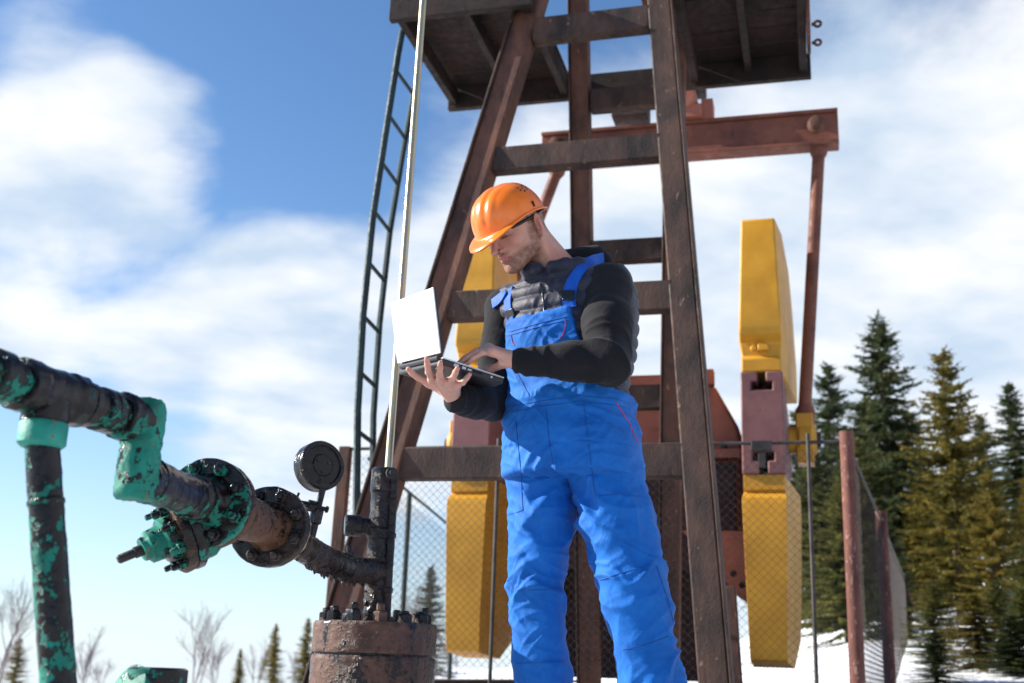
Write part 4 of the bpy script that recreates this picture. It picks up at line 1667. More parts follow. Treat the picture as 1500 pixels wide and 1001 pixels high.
# torso as stacked ovals: photo row, centre column, half width across, half depth
TROWS = [(398, 826, 0.075, 0.070), (415, 824, 0.125, 0.098), (432, 823, 0.168, 0.118), (460, 824, 0.186, 0.130), (500, 828, 0.188, 0.138), (540, 832, 0.178, 0.136),
         (575, 834, 0.177, 0.140), (605, 836, 0.182, 0.147), (640, 838, 0.192, 0.156), (680, 838, 0.198, 0.160), (720, 838, 0.195, 0.155)]
tz = A([P(c, r, MY)[2] for r, c, a, b in TROWS])[::-1]
tcx = A([P(c, r, MY)[0] for r, c, a, b in TROWS])[::-1]
ta = A([a for r, c, a, b in TROWS])[::-1]
tb = A([b for r, c, a, b in TROWS])[::-1]


def torso(off=0.0, zlo=None, zhi=None):
    def fn(X, Y, Z):
        cx = np.interp(Z, tz, tcx)
        a = np.interp(Z, tz, ta) + off
        b = np.interp(Z, tz, tb) + off
        x, y = X - cx, Y - MY
        s_ = x * ts[0] + y * ts[1]
        g_ = x * tg[0] + y * tg[1]
        q = (np.abs(s_ / a) ** 2.3 + np.abs(g_ / b) ** 2.3) ** (1 / 2.3)
        d = (q - 1) * np.minimum(a, b)
        lo = tz[0] if zlo is None else zlo
        hi = tz[-1] + off if zhi is None else zhi
        return np.maximum(d, np.maximum(lo - Z, Z - hi))
    return fn


TLO = A([pel[0] - 0.30, MY - 0.30, 0.0])
THI = A([pel[0] + 0.30, MY + 0.30, 0.0])


def tbox(z0, z1):
    return A([TLO[0], TLO[1], z0]), A([THI[0], THI[1], z1])


def rowz(py):
    return P(835, py, MY)[2]


def plane_sz(px, py, d=0.13):
    """photo point -> (across, height) on the upright plane in front of his chest"""
    q = on(px, py, A([tcx[5], MY, 0]) + tg * d, tg)
    return np.dot(q - A([tcx[5], MY, 0]), ts), q[2]


def poly_d(S, Z, pts_):
    d = None
    inside = None
    n = len(pts_)
    for i in range(n):
        (x0, y0), (x1, y1) = pts_[i], pts_[(i + 1) % n]
        ex, ey = x1 - x0, y1 - y0
        wx, wy = S - x0, Z - y0
        t_ = np.clip((wx * ex + wy * ey) / (ex * ex + ey * ey), 0, 1)
        dd = (wx - t_ * ex) ** 2 + (wy - t_ * ey) ** 2
        d = dd if d is None else np.minimum(d, dd)
        c = ((y0 <= Z) != (y1 <= Z)) & (S < ex * (Z - y0) / (ey if ey else 1e-9) + x0)
        inside = c if inside is None else inside ^ c
    return np.where(inside, -1, 1) * np.sqrt(d)


def sz_of(X, Y):
    return (X - tcx[5]) * ts[0] + (Y - MY) * ts[1], (X - tcx[5]) * tg[0] + (Y - MY) * tg[1]


# ---- head
HY, HP = math.radians(40), math.radians(33)
hf0 = A([-math.cos(HY), -math.sin(HY), 0])
hl = A([math.sin(HY), -math.cos(HY), 0])            # his left, towards the viewer
hf = hf0 * math.cos(HP) - ZZ * math.sin(HP)
hu = np.cross(hf, hl)
ear = P(783, 331, 3.38)
HO = ear - hl * 0.078
HS = 1.06


def H(x, y, z):
    return HO + HS * (hf * x + hl * y + hu * z)


HFR = [hf, hl, hu]


def build_body():
    lo = np.minimum.reduce([H(0.16, 0, 0), H(-0.14, 0, 0), H(0, 0.1, -0.14), H(0, -0.1, 0.16), neckb]) - 0.07
    hi = np.maximum.reduce([H(0.16, 0, 0), H(-0.14, 0, 0), H(0, 0.1, -0.14), H(0, 0.1, 0.16), neckb]) + 0.07
    g_ = SDF(lo, hi, 0.0021)

    def ball(c, r, k=0.012, mode='add'):
        r = [r] * 3 if np.isscalar(r) else r
        g_.ball(H(*c), A(r) * HS, k, mode, HFR)

    def cone(p, q, r1, r2, k=0.012, mode='add'):
        g_.cone(H(*p), H(*q), r1 * HS, r2 * HS, k, mode)
    ball((-0.004, 0, 0.045), (0.097, 0.076, 0.085), 0.01)
    ball((0.034, 0, -0.010), (0.058, 0.060, 0.080), 0.03)
    for s in (-1, 1):
        cone((0.000, s * 0.056, -0.050), (0.068, s * 0.020, -0.086), 0.016, 0.017, 0.028)
        cone((0.000, s * 0.058, -0.050), (-0.002, s * 0.062, -0.005), 0.014, 0.014, 0.022)
        ball((0.060, s * 0.044, -0.014), 0.021, 0.022)
        cone((0.090, s * 0.014, 0.028), (0.078, s * 0.046, 0.026), 0.0095, 0.008, 0.014)
    ball((0.078, 0, -0.090), (0.016, 0.020, 0.015), 0.018)
    ball((0.072, 0, -0.052), (0.024, 0.034, 0.030), 0.016)
    # eye sockets, lids
    for s in (-1, 1):
        ball((0.097, s * 0.032, 0.010), (0.016, 0.017, 0.011), 0.010, 'cut')
        ball((0.0755, s * 0.032, 0.009), 0.0142, 0.003)
        cone((0.0895, s * 0.024, 0.003), (0.085, s * 0.042, 0.004), 0.0028, 0.0024, 0.004)
    # nose
    cone((0.093, 0, 0.020), (0.120, 0, -0.024), 0.0080, 0.0088, 0.008)
    ball((0.1225, 0, -0.0275), (0.0110, 0.0100, 0.0088), 0.006)
    for s in (-1, 1):
        ball((0.1000, s * 0.0115, -0.0300), (0.0125, 0.0062, 0.0075), 0.005)
        ball((0.1085, s * 0.0065, -0.0370), (0.0042, 0.0032, 0.0030), 0.002, 'cut')
    # mouth
    ball((0.0925, 0, -0.0495), (0.0085, 0.022, 0.0058), 0.006)
    ball((0.0905, 0, -0.0605), (0.0085, 0.019, 0.0062), 0.006)
    cone((0.1015, 0, -0.0552), (0.088, 0.024, -0.0568), 0.0014, 0.0012, 0.002, 'cut')
    cone((0.1015, 0, -0.0552), (0.088, -0.024, -0.0568), 0.0014, 0.0012, 0.002, 'cut')
    ball((0.0975, 0, -0.0725), (0.005, 0.016, 0.004), 0.006, 'cut')
    # ears
    for s in (-1, 1):
        ef = [unit(hf + 0.22 * hu), unit(hl * s - 0.35 * hf), unit(hu - 0.22 * hf)]
        g_.ball(H(-0.012, s * 0.081, 0.001), A([0.0215, 0.0078, 0.0355]) * HS, 0.005, 'add', ef)
        g_.ball(H(-0.005, s * 0.0900, 0.003), A([0.0140, 0.0105, 0.0250]) * HS, 0.002, 'cut', ef)
        ball((0.000, s * 0.082, -0.027), (0.0085, 0.006, 0.010), 0.006)
        cone((-0.014, s * 0.085, -0.010), (-0.012, s * 0.0865, 0.014), 0.0032, 0.0032, 0.004)
        ball((0.006, s * 0.080, -0.004), (0.005, 0.006, 0.008), 0.004)
    # neck
    nk = H(-0.030, 0, -0.050)
    g_.cone(nk, neckb + ZZ * 0.01, 0.056, 0.062, 0.03)
    g_.cone(H(-0.045, 0, -0.01), neckb + pw * 0.03, 0.048, 0.056, 0.03)
    for s in (-1, 1):
        g_.cone(H(-0.022, s * 0.058, -0.035), neckb + tg * 0.055 + ts * s * 0.018, 0.014, 0.013, 0.02)
    v, q = g_.extract()
    # skin colours in the head's own frame
    L_ = ((v - HO) @ np.stack(HFR).T) / HS
    x, y, z = L_[:, 0], L_[:, 1], L_[:, 2]
    skin = A([0.64, 0.345, 0.255])
    col = np.tile(skin, (len(v), 1))

    def lay(c, w):
        col[:] = col * (1 - w[:, None]) + A(c)[None] * w[:, None]
    n1 = pnoise(v * 60)
    n2 = pnoise(v * 260)
    lay((0.56, 0.20, 0.14), np.clip(bell(np.sqrt((x - 0.07) ** 2 + (np.abs(y) - 0.042) ** 2 + (z + 0.018) ** 2), 0.026) * 0.55, 0, 1))
    lay((0.55, 0.17, 0.12), bell(np.sqrt((x - 0.112) ** 2 + y ** 2 + (z + 0.022) ** 2), 0.020) * 0.7)
    lay((0.56, 0.19, 0.14), np.clip((np.abs(y) - 0.074) / 0.008, 0, 1) * 0.6)
    # stubble beard: jaw, chin, upper lip, sideburn
    jaw = np.clip((-0.030 - 0.25 * np.clip(x - 0.03, 0, 1) * 1.0 - z) / 0.016, 0, 1) * np.clip((x + 0.006) / 0.02, 0, 1)
    under = np.clip((z + 0.125) / 0.02, 0, 1)
    lip = bell(np.sqrt(((z + 0.0405) / 0.007) ** 2 + (y / 0.026) ** 2 + ((x - 0.095) / 0.02) ** 2), 1.0)
    side = np.clip((0.020 - np.abs(x - 0.012)) / 0.010, 0, 1) * np.clip((0.02 - z) / 0.02, 0, 1) * np.clip((z + 0.06) / 0.02, 0, 1) * np.clip((np.abs(y) - 0.045) / 0.01, 0, 1)
    beard = np.clip(np.maximum.reduce([jaw * under, lip, side * 0.8]) * (0.78 + 0.5 * n1 + 0.5 * n2), 0, 0.92)
    lay((0.13, 0.060, 0.033), beard * 0.95)
    mo = bell(np.sqrt(((z + 0.055) / 0.0095) ** 2 + (y / 0.022) ** 2), 1.0) * np.clip((x - 0.085) / 0.006, 0, 1)
    lay((0.46, 0.13, 0.11), np.clip(mo * 1.2, 0, 0.85))
    # brows, lashes, hair below the hat
    brow = bell((z - 0.029 - 0.0 * x) / 0.0055, 1.0) * np.clip((np.abs(y) - 0.010) / 0.004, 0, 1) * np.clip((0.052 - np.abs(y)) / 0.006, 0, 1) * (x > 0.05)
    lay((0.12, 0.06, 0.035), np.clip(brow * (0.9 + n2), 0, 0.9))
    lash = bell((z - 0.0035) / 0.0026, 1.0) * bell((np.abs(y) - 0.034) / 0.014, 1.0) * (x > 0.07)
    lay((0.05, 0.028, 0.022), np.clip(lash * 1.3, 0, 0.9))
    hair = np.clip((z - 0.004 + 0.35 * np.clip(-x, -0.02, 0.2) - 0.018 * (x > 0.02)) / 0.010, 0, 1) * np.clip((0.050 - x) / 0.02, 0, 1) * (np.abs(y) < 0.0745)
    back = np.clip((-0.05 - x) / 0.015, 0, 1) * np.clip((z + 0.035) / 0.02, 0, 1)
    lay((0.13, 0.066, 0.036), np.clip(np.maximum(hair, back) * (0.8 + 0.9 * n2 + 0.4 * n1), 0, 0.92))
    V = [v]
    Q = [q]
    COL = [col]
    ofs = len(v)

    def append(vv, qq, c):
        nonlocal ofs
        V.append(vv)
        Q.append(qq + ofs)
        cc = np.tile(A(c), (len(vv), 1))
        COL.append(cc)
        ofs += len(vv)
        return cc
    # ---- hands
    for spec in (hand_right(), hand_left()):
        vv, qq, tips = spec
        cc = append(vv, qq, (0.62, 0.33, 0.245))
        nn = pnoise(vv * 90)
        cc *= (1 + 0.18 * nn)[:, None]
        for tp in tips:
            w = bell(np.linalg.norm(vv - tp, axis=1), 0.012) * 0.5
            cc[:] = cc * (1 - w[:, None]) + A([0.60, 0.22, 0.17]) * w[:, None]
    # ---- trunk, arms and legs under the clothes, coarse
    lo = A([pel[0] - 0.42, MY - 0.42, GZ])
    hi = A([pel[0] + 0.42, MY + 0.42, neckb[2] + 0.03])
    b = SDF(lo, hi, 0.012)
    b.put(torso(-0.050, rowz(690)), *tbox(tz[0], tz[-1]), k=0.02)
    b.cone(shR, shL, 0.045, 0.045, 0.03)
    b.cone(neckb - ZZ * 0.05, neckb, 0.055, 0.05, 0.02)
    b.chain([shL, elL, wrL], [0.045, 0.036, 0.026], 0.02)
    b.chain([shR, elR, wrR], [0.045, 0.036, 0.026], 0.02)
    b.chain([HIPL, KNL, ANL], [0.062, 0.048, 0.035], 0.02)
    b.chain([HIPR, KNR, ANR], [0.062, 0.048, 0.035], 0.02)
    vv, qq = b.extract()
    append(vv, qq, (0.52, 0.265, 0.185))
    me = mesh_of('body', np.concatenate(V), np.concatenate(Q))
    ca = me.color_attributes.new('Col', 'FLOAT_COLOR', 'POINT')
    cc = np.concatenate(COL)
    ca.data.foreach_set('color', np.concatenate([cc, np.ones((len(cc), 1))], 1).astype(np.float32).ravel())
    return link('body', me, 'skin', worker, 180)


# ---- laptop frame (needed for the hands)
LN_ = P(649, 523, 3.17)                                # near hinge corner
LF_ = P(586, 538, 3.46)                                # far hinge corner
LFR = P(738, 553, 3.27)                                # near front corner
lx = unit(LF_ - LN_)                                   # along the hinge, away
lw = np.linalg.norm(LF_ - LN_)
ly = LFR - LN_
ly = ly - lx * np.dot(ly, lx)
ld = np.linalg.norm(ly)
ly = unit(ly)
lz = unit(np.cross(lx, ly))
if lz[2] < 0:
    lz = -lz


def LP(a, b, c):
    """laptop frame: a along the hinge (0 near..lw far), b towards the user, c up"""
    return LN_ + lx * a + ly * b + lz * c


def hand_right():
    """his right hand under the laptop, fingers spread on its underside"""
    pl0 = LP(0, 0, -0.024)

    def under(px, py, drop):
        return on(px, py, pl0 - lz * drop, lz)
    fing = [((598, 541), (629, 562), 0.000, 0.0095, 0.030),
            ((625, 526), (633, 556), 0.000, 0.0090, 0.036),
            ((645, 532), (645, 556), 0.000, 0.0092, 0.036),
            ((670, 540), (659, 559), 0.000, 0.0088, 0.034),
            ((688, 549), (670, 563), 0.000, 0.0080, 0.032)]
    pts_ = []
    for tip, base, d0, r, d1 in fing:
        T = under(*tip, r * 0.75)
        B = under(*base, d1)
        pts_.append((B, T, r))
    pc = under(652, 568, 0.040)
    allp = [p for B, T, r in pts_ for p in (B, T)] + [wrR, pc]
    g_ = SDF(np.minimum.reduce(allp) - 0.05, np.maximum.reduce(allp) + 0.05, 0.0022)
    for i, (B, T, r) in enumerate(pts_):
        mid_ = seg(B, T, 0.52) - lz * (0.010 if i else 0.004)
        m2 = seg(B, T, 0.80) - lz * 0.004
        g_.chain([B, mid_, m2, T], [r * 1.12, r * 1.05, r * 0.95, r * 0.80], 0.004)
    wr = seg(wrR, elR, -0.02)
    for i in range(1, 5):
        g_.cone(pts_[i][0], seg(wr, pc, 0.35), 0.0125, 0.019, 0.010)
    g_.cone(pts_[0][0], seg(wr, pc, 0.35), 0.0125, 0.018, 0.012)
    g_.cone(pts_[1][0], pts_[4][0], 0.0115, 0.0105, 0.008)
    g_.cone(pc, wr, 0.019, 0.023, 0.014)
    g_.cone(wr, seg(wrR, elR, 0.25), 0.024, 0.026, 0.012)
    v, q = g_.extract()
    return v, q, [T for B, T, r in pts_]


def hand_left():
    """his left hand on the keyboard"""
    top = 0.004
    tips = [LP(0.030, 0.090, top + 0.006), LP(0.052, 0.078, top + 0.006), LP(0.076, 0.080, top + 0.006), LP(0.098, 0.092, top + 0.006)]
    kn0, kn1 = P(722, 516, 3.215), P(716, 510, 3.285)
    wr = seg(wrL, elL, -0.03)
    kn = [seg(kn0, kn1, t_) for t_ in (0, 0.34, 0.68, 1.0)]
    thumb_t = LP(0.105, 0.165, top + 0.008)
    thb = seg(wr, kn1, 0.35) - ZZ * 0.018
    allp = tips + kn + [wr, thumb_t, seg(wrL, elL, 0.3)]
    g_ = SDF(np.minimum.reduce(allp) - 0.05, np.maximum.reduce(allp) + 0.05, 0.0022)
    rr = [0.0075, 0.0085, 0.0088, 0.0085]
    for i in range(4):
        K, T = kn[i], tips[i]
        a_ = seg(K, T, 0.42) + ZZ * 0.012
        b_ = seg(K, T, 0.76) + ZZ * 0.008
        g_.chain([K, a_, b_, T], [rr[i] * 1.2, rr[i] * 1.08, rr[i] * 0.98, rr[i] * 0.80], 0.004)
        g_.cone(K, seg(wr, K, 0.25), 0.0125, 0.018, 0.012)
    g_.chain([thb, seg(thb, thumb_t, 0.55) - ZZ * 0.006 + tg * 0.008, thumb_t], [0.014, 0.0105, 0.0085], 0.008)
    g_.cone(thb, wr, 0.014, 0.020, 0.014)
    g_.cone(kn0, kn1, 0.011, 0.012, 0.01)
    g_.cone(wr, seg(wrL, elL, 0.25), 0.024, 0.028, 0.012)
    # second thumb-side pad seen below the palm
    g_.cone(seg(wr, kn0, 0.3) - ZZ * 0.012, seg(wr, kn0, 0.62) - ZZ * 0.022, 0.014, 0.011, 0.012)
    v, q = g_.extract()
    return v, q, tips + [thumb_t]


build_body()
for s in (-1, 1):
    m = MB()
    m.lathe(H(0.0735, s * 0.032, 0.0085), hf * 0.9 + hl * s * 0.2 - hu * 0.35, [(0.0, 0.0128), (0.006, 0.0118), (0.010, 0.0085), (0.0128, 0.003)], 16)
    m.build('eye', 'eye_dark', worker, 60)

# ---- clothes
LOB = A([pel[0] - 0.42, MY - 0.42, GZ])
HIB = A([pel[0] + 0.42, MY + 0.42, neckb[2] + 0.14])


def jersey():
    """black hooded jersey: both sleeves, cuffs, collar and hood"""
    g_ = SDF(LOB + A([0, 0, 0.75]), HIB, 0.0042)
    g_.cone(shR, shL, 0.060, 0.066, 0.03)
    g_.chain([shL, seg(shL, elL, 0.5), elL, seg(elL, wrL, 0.45), seg(elL, wrL, 0.93)], [0.073, 0.070, 0.062, 0.052, 0.040], 0.03)
    g_.cone(seg(elL, wrL, 0.93), seg(elL, wrL, 1.02), 0.036, 0.0345, 0.006)
    g_.chain([shR, seg(shR, elR, 0.5), elR, seg(elR, wrR, 0.5), seg(elR, wrR, 0.93)], [0.066, 0.062, 0.056, 0.049, 0.041], 0.03)
    g_.cone(seg(elR, wrR, 0.92), seg(elR, wrR, 1.04), 0.038, 0.036, 0.006)
    # collar ring and hood lying on the back
    nb_ = neckb + ZZ * 0.032 + tg * 0.012
    for k in range(9):
        t0, t1_ = math.pi * (0.32 + 1.36 * k / 9), math.pi * (0.32 + 1.36 * (k + 1) / 9)
        c = [nb_ + (math.cos(t_) * tg * 0.072 + math.sin(t_) * ts * 0.084) + ZZ * (-0.012 * math.cos(t_) + 0.004) for t_ in (t0, t1_)]
        g_.cone(c[0], c[1], 0.022, 0.022, 0.012)
    hc = P(856, 384, 3.56)
    g_.ball(hc, (0.095, 0.07, 0.040), 0.03, 'add', [unit(ts + 0.2 * ZZ), tg, ZZ])
    g_.cone(P(822, 376, 3.50), P(872, 372, 3.52), 0.022, 0.024, 0.02)
    g_.cone(P(872, 373, 3.52), P(888, 378, 3.60), 0.022, 0.018, 0.02)
    v, q = g_.extract()
    me = mesh_of('jersey', v, q)
    v, n = coords(me), normals(me)
    dsp = np.zeros(len(v))
    for (a_, b_, c_, sd_) in ((shL, elL, wrL, 1.0), (shR, elR, wrR, 4.0)):
        near = bell(np.linalg.norm(v - b_, axis=1), 0.11)
        ax_up, ax_fo = unit(b_ - a_), unit(c_ - b_)
        dsp += near * 0.017 * (folds(v, ax_up + ax_fo * 0.6, 16, 4.5, sd_) - 0.35)
        wn = bell(np.linalg.norm(v - c_, axis=1), 0.10)
        dsp += wn * 0.011 * (folds(v, ax_fo, 22, 4, sd_ + 2) - 0.4)
        along = bell(np.linalg.norm(v - seg(a_, b_, 0.5), axis=1), 0.12)
        dsp += along * 0.010 * (folds(v, ax_up + 0.5 * ZZ, 11, 3.5, sd_ + 5) - 0.4)
    dsp += 0.004 * pnoise(v * 18)
    put_coords(me, v + n * dsp[:, None])
    return link('jersey', me, 'hoodie_black', worker, 180)


def vest():
    zlo = rowz(598)
    g_ = SDF(A([LOB[0], LOB[1], zlo - 0.05]), HIB, 0.0042)
    g_.put(torso(0.004, zlo + 0.01), *tbox(zlo, tz[-1] + 0.02), k=0.02)
    g_.cone(seg(shR, shL, 0.10) + ZZ * 0.004, seg(shR, shL, 0.93) + ZZ * 0.004, 0.072, 0.074, 0.04)
    # stand-up collar, open at the front
    nb_ = neckb + ZZ * 0.016 + tg * 0.022 + hf0 * 0.016
    for k in range(12):
        c = []
        for kk in (k, k + 1):
            t_ = math.pi * (0.08 + 1.84 * kk / 12)
            c.append(nb_ + (math.cos(t_) * tg * 0.086 + math.sin(t_) * ts * 0.096) + ZZ * (0.014 - 0.022 * math.cos(t_)))
        g_.cone(c[0], c[1], 0.018, 0.018, 0.02)
    # back shoulder yoke, seen past the arm
    g_.ball(P(908, 470, 3.50), (0.052, 0.085, 0.19), 0.05, 'add', [ts, tg, ZZ])
    # arm holes
    for a_, b_, r_ in ((shL, elL, 0.083), (shR, elR, 0.074)):
        g_.chain([seg(a_, b_, 0.02) + (ts if a_ is shL else -ts) * 0.03, seg(a_, b_, 0.75), b_], [r_, r_, r_], 0.008, 'cut')
    v, q = g_.extract()
    me = mesh_of('vest', v, q)
    v, n = coords(me), normals(me)
    # quilting: pillows between sewn rows
    zq = v[:, 2] + 0.012 * pnoise(v * 6) + 0.10 * np.abs((v - A([tcx[5], MY, 0])) @ ts - 0.0) * 0.25
    ph = np.abs(np.sin(np.pi * zq / 0.046))
    puff = ph ** 0.55
    front = np.clip(((v - A([tcx[5], MY, 0])) @ tg + 0.05) / 0.05, 0, 1)
    dsp = 0.009 * (puff - 0.6) + 0.0055 * (folds(v, ts, 26, 6, 3.0, 1.2) - 0.4) * puff + 0.004 * pnoise(v * 22)
    dsp *= 1 - 0.75 * np.clip((v[:, 2] - rowz(425)) / 0.03, 0, 1)
    put_coords(me, v + n * dsp[:, None])
    return link('vest', me, 'vest_navy', worker, 180)


BIB = [plane_sz(742, 474), plane_sz(837, 452), plane_sz(851, 500), plane_sz(868, 548), plane_sz(940, 600), plane_sz(950, 660), plane_sz(700, 660), plane_sz(712, 610), plane_sz(734, 545)]


def overalls():
    g_ = SDF(A([LOB[0], LOB[1], GZ + 0.02]), A([HIB[0], HIB[1], rowz(440)]), 0.0048)
    zw = rowz(584)
    zc_ = rowz(700)
    g_.put(torso(0.016, zc_, zw), *tbox(zc_, zw), k=0.02)
    # bib
    def bib(X, Y, Z):
        S, G_ = sz_of(X, Y)
        return np.maximum(np.maximum(torso(0.020, rowz(660), rowz(430))(X, Y, Z), poly_d(S, Z, BIB)), 0.02 - G_)
    g_.put(bib, *tbox(rowz(660), rowz(445)), k=0.012)
    # waistband at the back, a little raised
    hipL, hipR = P(884, 676, 3.47), P(792, 678, 3.55)
    g_.chain([hipL, seg(hipL, KNL, 0.45), KNL, seg(KNL, ANL, 0.5), ANL], [0.108, 0.105, 0.097, 0.090, 0.088], 0.018)
    g_.chain([hipR, seg(hipR, KNR, 0.45), KNR, seg(KNR, ANR, 0.5), ANR], [0.106, 0.099, 0.089, 0.082, 0.082], 0.018)
    v, q = g_.extract()
    me = mesh_of('overalls', v, q)
    v, n = coords(me), normals(me)
    crotch = P(828, 716, 3.40)
    dc = np.linalg.norm(v - crotch, axis=1)
    rel = v - crotch
    dsp = np.zeros(len(v))
    # creases fanning from the crotch, bunching at the knees, long drape lines on the legs
    for sgn, kn, an, hip_ in ((1, KNL, ANL, hipL), (-1, KNR, ANR, hipR)):
        onleg = np.clip(((v - crotch) @ ts * sgn + 0.015) / 0.03, 0, 1) * (v[:, 2] < hip_[2] + 0.03)
        ax_ = unit(kn - hip_)
        fan = unit(ax_ - sgn * ts * 0.75)
        dsp += onleg * bell(dc, 0.19) * 0.024 * (folds(v, fan, 13, 2.6, 2.0 * sgn, 1.5) - 0.35)
        dk = np.linalg.norm(v - kn, axis=1)
        dsp += onleg * bell(dk, 0.14) * 0.020 * (folds(v, ax_ + 0.35 * sgn * ts, 12, 3.2, 5 + sgn, 1.5) - 0.35)
        drape = np.cross(ax_, tg)
        dsp += onleg * 0.018 * (folds(v, unit(drape + 0.25 * ax_), 8, 1.5, 9 + sgn, 1.3) - 0.4) * np.clip((hip_[2] - v[:, 2]) / 0.15, 0, 1)
        low = np.clip((kn[2] - 0.05 - v[:, 2]) / 0.1, 0, 1)
        dsp += onleg * low * 0.019 * (folds(v, ax_ + 0.2 * ts, 9, 2.5, 13 + sgn) - 0.35)
    # fine sharp creases over the whole cloth
    dsp += 0.0065 * (folds(v, unit(ZZ + 0.5 * ts), 24, 5, 31.0, 3.0) - 0.2) * np.clip(pnoise(v * 5 + 3) * 2 + 0.5, 0, 1)
    dsp += 0.0055 * (folds(v, unit(ZZ - 0.9 * ts), 27, 6, 41.0, 3.0) - 0.2) * np.clip(pnoise(v * 6 + 9) * 2 + 0.4, 0, 1)
    up = np.clip((v[:, 2] - rowz(655)) / 0.03, 0, 1)
    dsp += up * 0.007 * (folds(v, ZZ + 0.3 * ts, 15, 4, 20.0) - 0.4)
    band = bell((v[:, 2] - rowz(592)) / 0.012, 1.0)
    dsp += band * 0.003 * folds(v, ts, 60, 2, 22.0)
    dsp += 0.005 * pnoise(v * 9) + 0.0025 * pnoise(v * 24)
    put_coords(me, v + n * dsp[:, None])
    return link('overalls', me, 'work_blue', worker, 180)


ov = overalls()
js = jersey()
vs_ = vest()


def bvh_of(*objs):
    V, Fq = [], []
    for o in objs:
        k = len(V)
        V += [tuple(x) for x in coords(o.data)]
        Fq += [tuple(i + k for i in p.vertices) for p in o.data.polygons]
    return BVHTree.FromPolygons(V, Fq)


def cast(bv, px, py):
    d = unit(ray(px, py))
    hit, nrm, _, _ = bv.ray_cast(Vector(CAM), Vector(d))
    return (None, None) if hit is None else (A(hit), A(nrm))


bv_ov = bvh_of(ov)
bv_top = bvh_of(vs_, js)


def sew(name, pix, r, mat, parent, bv, lift=0.0, step=5.0, n=6):
    """a seam or cord lying on the cloth along a line"""
    pts_ = []
    for (a_, b_) in zip(pix[:-1], pix[1:]):
        k = max(2, int(math.dist(a_, b_) / step))
        for j in range(k):
            t_ = j / k
            h_, nn = cast(bv, a_[0] + (b_[0] - a_[0]) * t_, a_[1] + (b_[1] - a_[1]) * t_)
            if h_ is not None and (not pts_ or np.linalg.norm(h_ - pts_[-1]) < 0.06):
                pts_.append(h_ + nn * lift)
    if len(pts_) > 2:
        return MB().tube(pts_, r, n).build(name, mat, parent, 60)


def ribbon(name, pix, w, th, mat, parent, bv, lift=0.0, up=None, step=4.0):
    """a flat strap lying on the cloth"""
    P_, N_ = [], []
    for (a_, b_) in zip(pix[:-1], pix[1:]):
        k = max(2, int(math.dist(a_, b_) / step))
        for j in range(k + 1):
            t_ = j / k
            h_, nn = cast(bv, a_[0] + (b_[0] - a_[0]) * t_, a_[1] + (b_[1] - a_[1]) * t_)
            if h_ is not None:
                P_.append(h_)
                N_.append(nn)
    P_ = A(P_)
    N_ = A(N_)
    for _ in range(6):
        P_[1:-1] = (P_[:-2] + 2 * P_[1:-1] + P_[2:]) / 4
        N_[1:-1] = (N_[:-2] + 2 * N_[1:-1] + N_[2:]) / 4
    N_ /= np.linalg.norm(N_, axis=1)[:, None]
    V, Fq = [], []
    for i in range(len(P_)):
        d = unit(P_[min(i + 1, len(P_) - 1)] - P_[max(i - 1, 0)])
        s_ = unit(np.cross(d, N_[i]))
        for (a_, b_) in ((-1, -1), (-1, 1), (0, 1.25), (1, 1), (1, -1)):
            V.append(P_[i] + s_ * a_ * w / 2 + N_[i] * (lift + b_ * th / 2))
    for i in range(len(P_) - 1):
        for k in range(5):
            k2 = (k + 1) % 5
            Fq.append((i * 5 + k, i * 5 + k2, (i + 1) * 5 + k2, (i + 1) * 5 + k))
    Fq.append((0, 1, 2, 3, 4))
    Fq.append(tuple((len(P_) - 1) * 5 + k for k in (4, 3, 2, 1, 0)))
    m = MB()
    m.add(V, Fq)
    return m.build(name, mat, parent, 50)


for pix in ([(741, 597), (790, 588), (850, 580), (905, 585), (928, 594)],
            [(742, 606), (790, 596), (850, 588), (905, 594), (926, 602)],
            [(800, 600), (805, 650), (812, 690)],
            [(855, 590), (862, 650), (872, 727), (905, 724), (943, 728)],
            [(755, 612), (763, 690), (766, 748), (745, 754), (731, 752)],
            [(741, 866), (770, 865), (832, 862)], [(757, 972), (800, 970), (834, 968)],
            [(879, 850), (910, 840), (958, 826)], [(913, 952), (945, 945), (985, 930)],
            [(962, 830), (978, 880), (1000, 960)],
            [(744, 487), (790, 474), (838, 462)], [(745, 492), (790, 479), (839, 467)],
            [(735, 560), (737, 590)], [(757, 545), (778, 585)]):
    sew('seam', pix, 0.0013, 'seam_blue', ov, bv_ov, 0.0004)
sew('piping', [(902, 590), (912, 605), (922, 620), (930, 640), (937, 656)], 0.0017, 'piping_red', ov, bv_ov, 0.0006)
sew('piping', [(828, 468), (829, 478), (824, 492), (815, 502)], 0.0017, 'piping_red', ov, bv_ov, 0.0006)
sew('piping', [(749, 492), (751, 502), (757, 511)], 0.0017, 'piping_red', ov, bv_ov, 0.0006)
sew('zip', [(788, 412), (794, 425), (797, 445), (798, 470)], 0.0028, 'buckle_black', vs_, bv_top, 0.001)
st1 = ribbon('strap', [(835, 452), (833, 436), (838, 415), (850, 396), (868, 383), (884, 379)], 0.040, 0.005, 'strap_blue', ov, bv_top, 0.003)
st2 = ribbon('strap', [(750, 474), (746, 455), (744, 438), (748, 424)], 0.036, 0.005, 'strap_blue', ov, bv_top, 0.003)
st3 = ribbon('strap', [(722, 446), (733, 438), (742, 428)], 0.034, 0.005, 'strap_blue', ov, bv_top, 0.003)
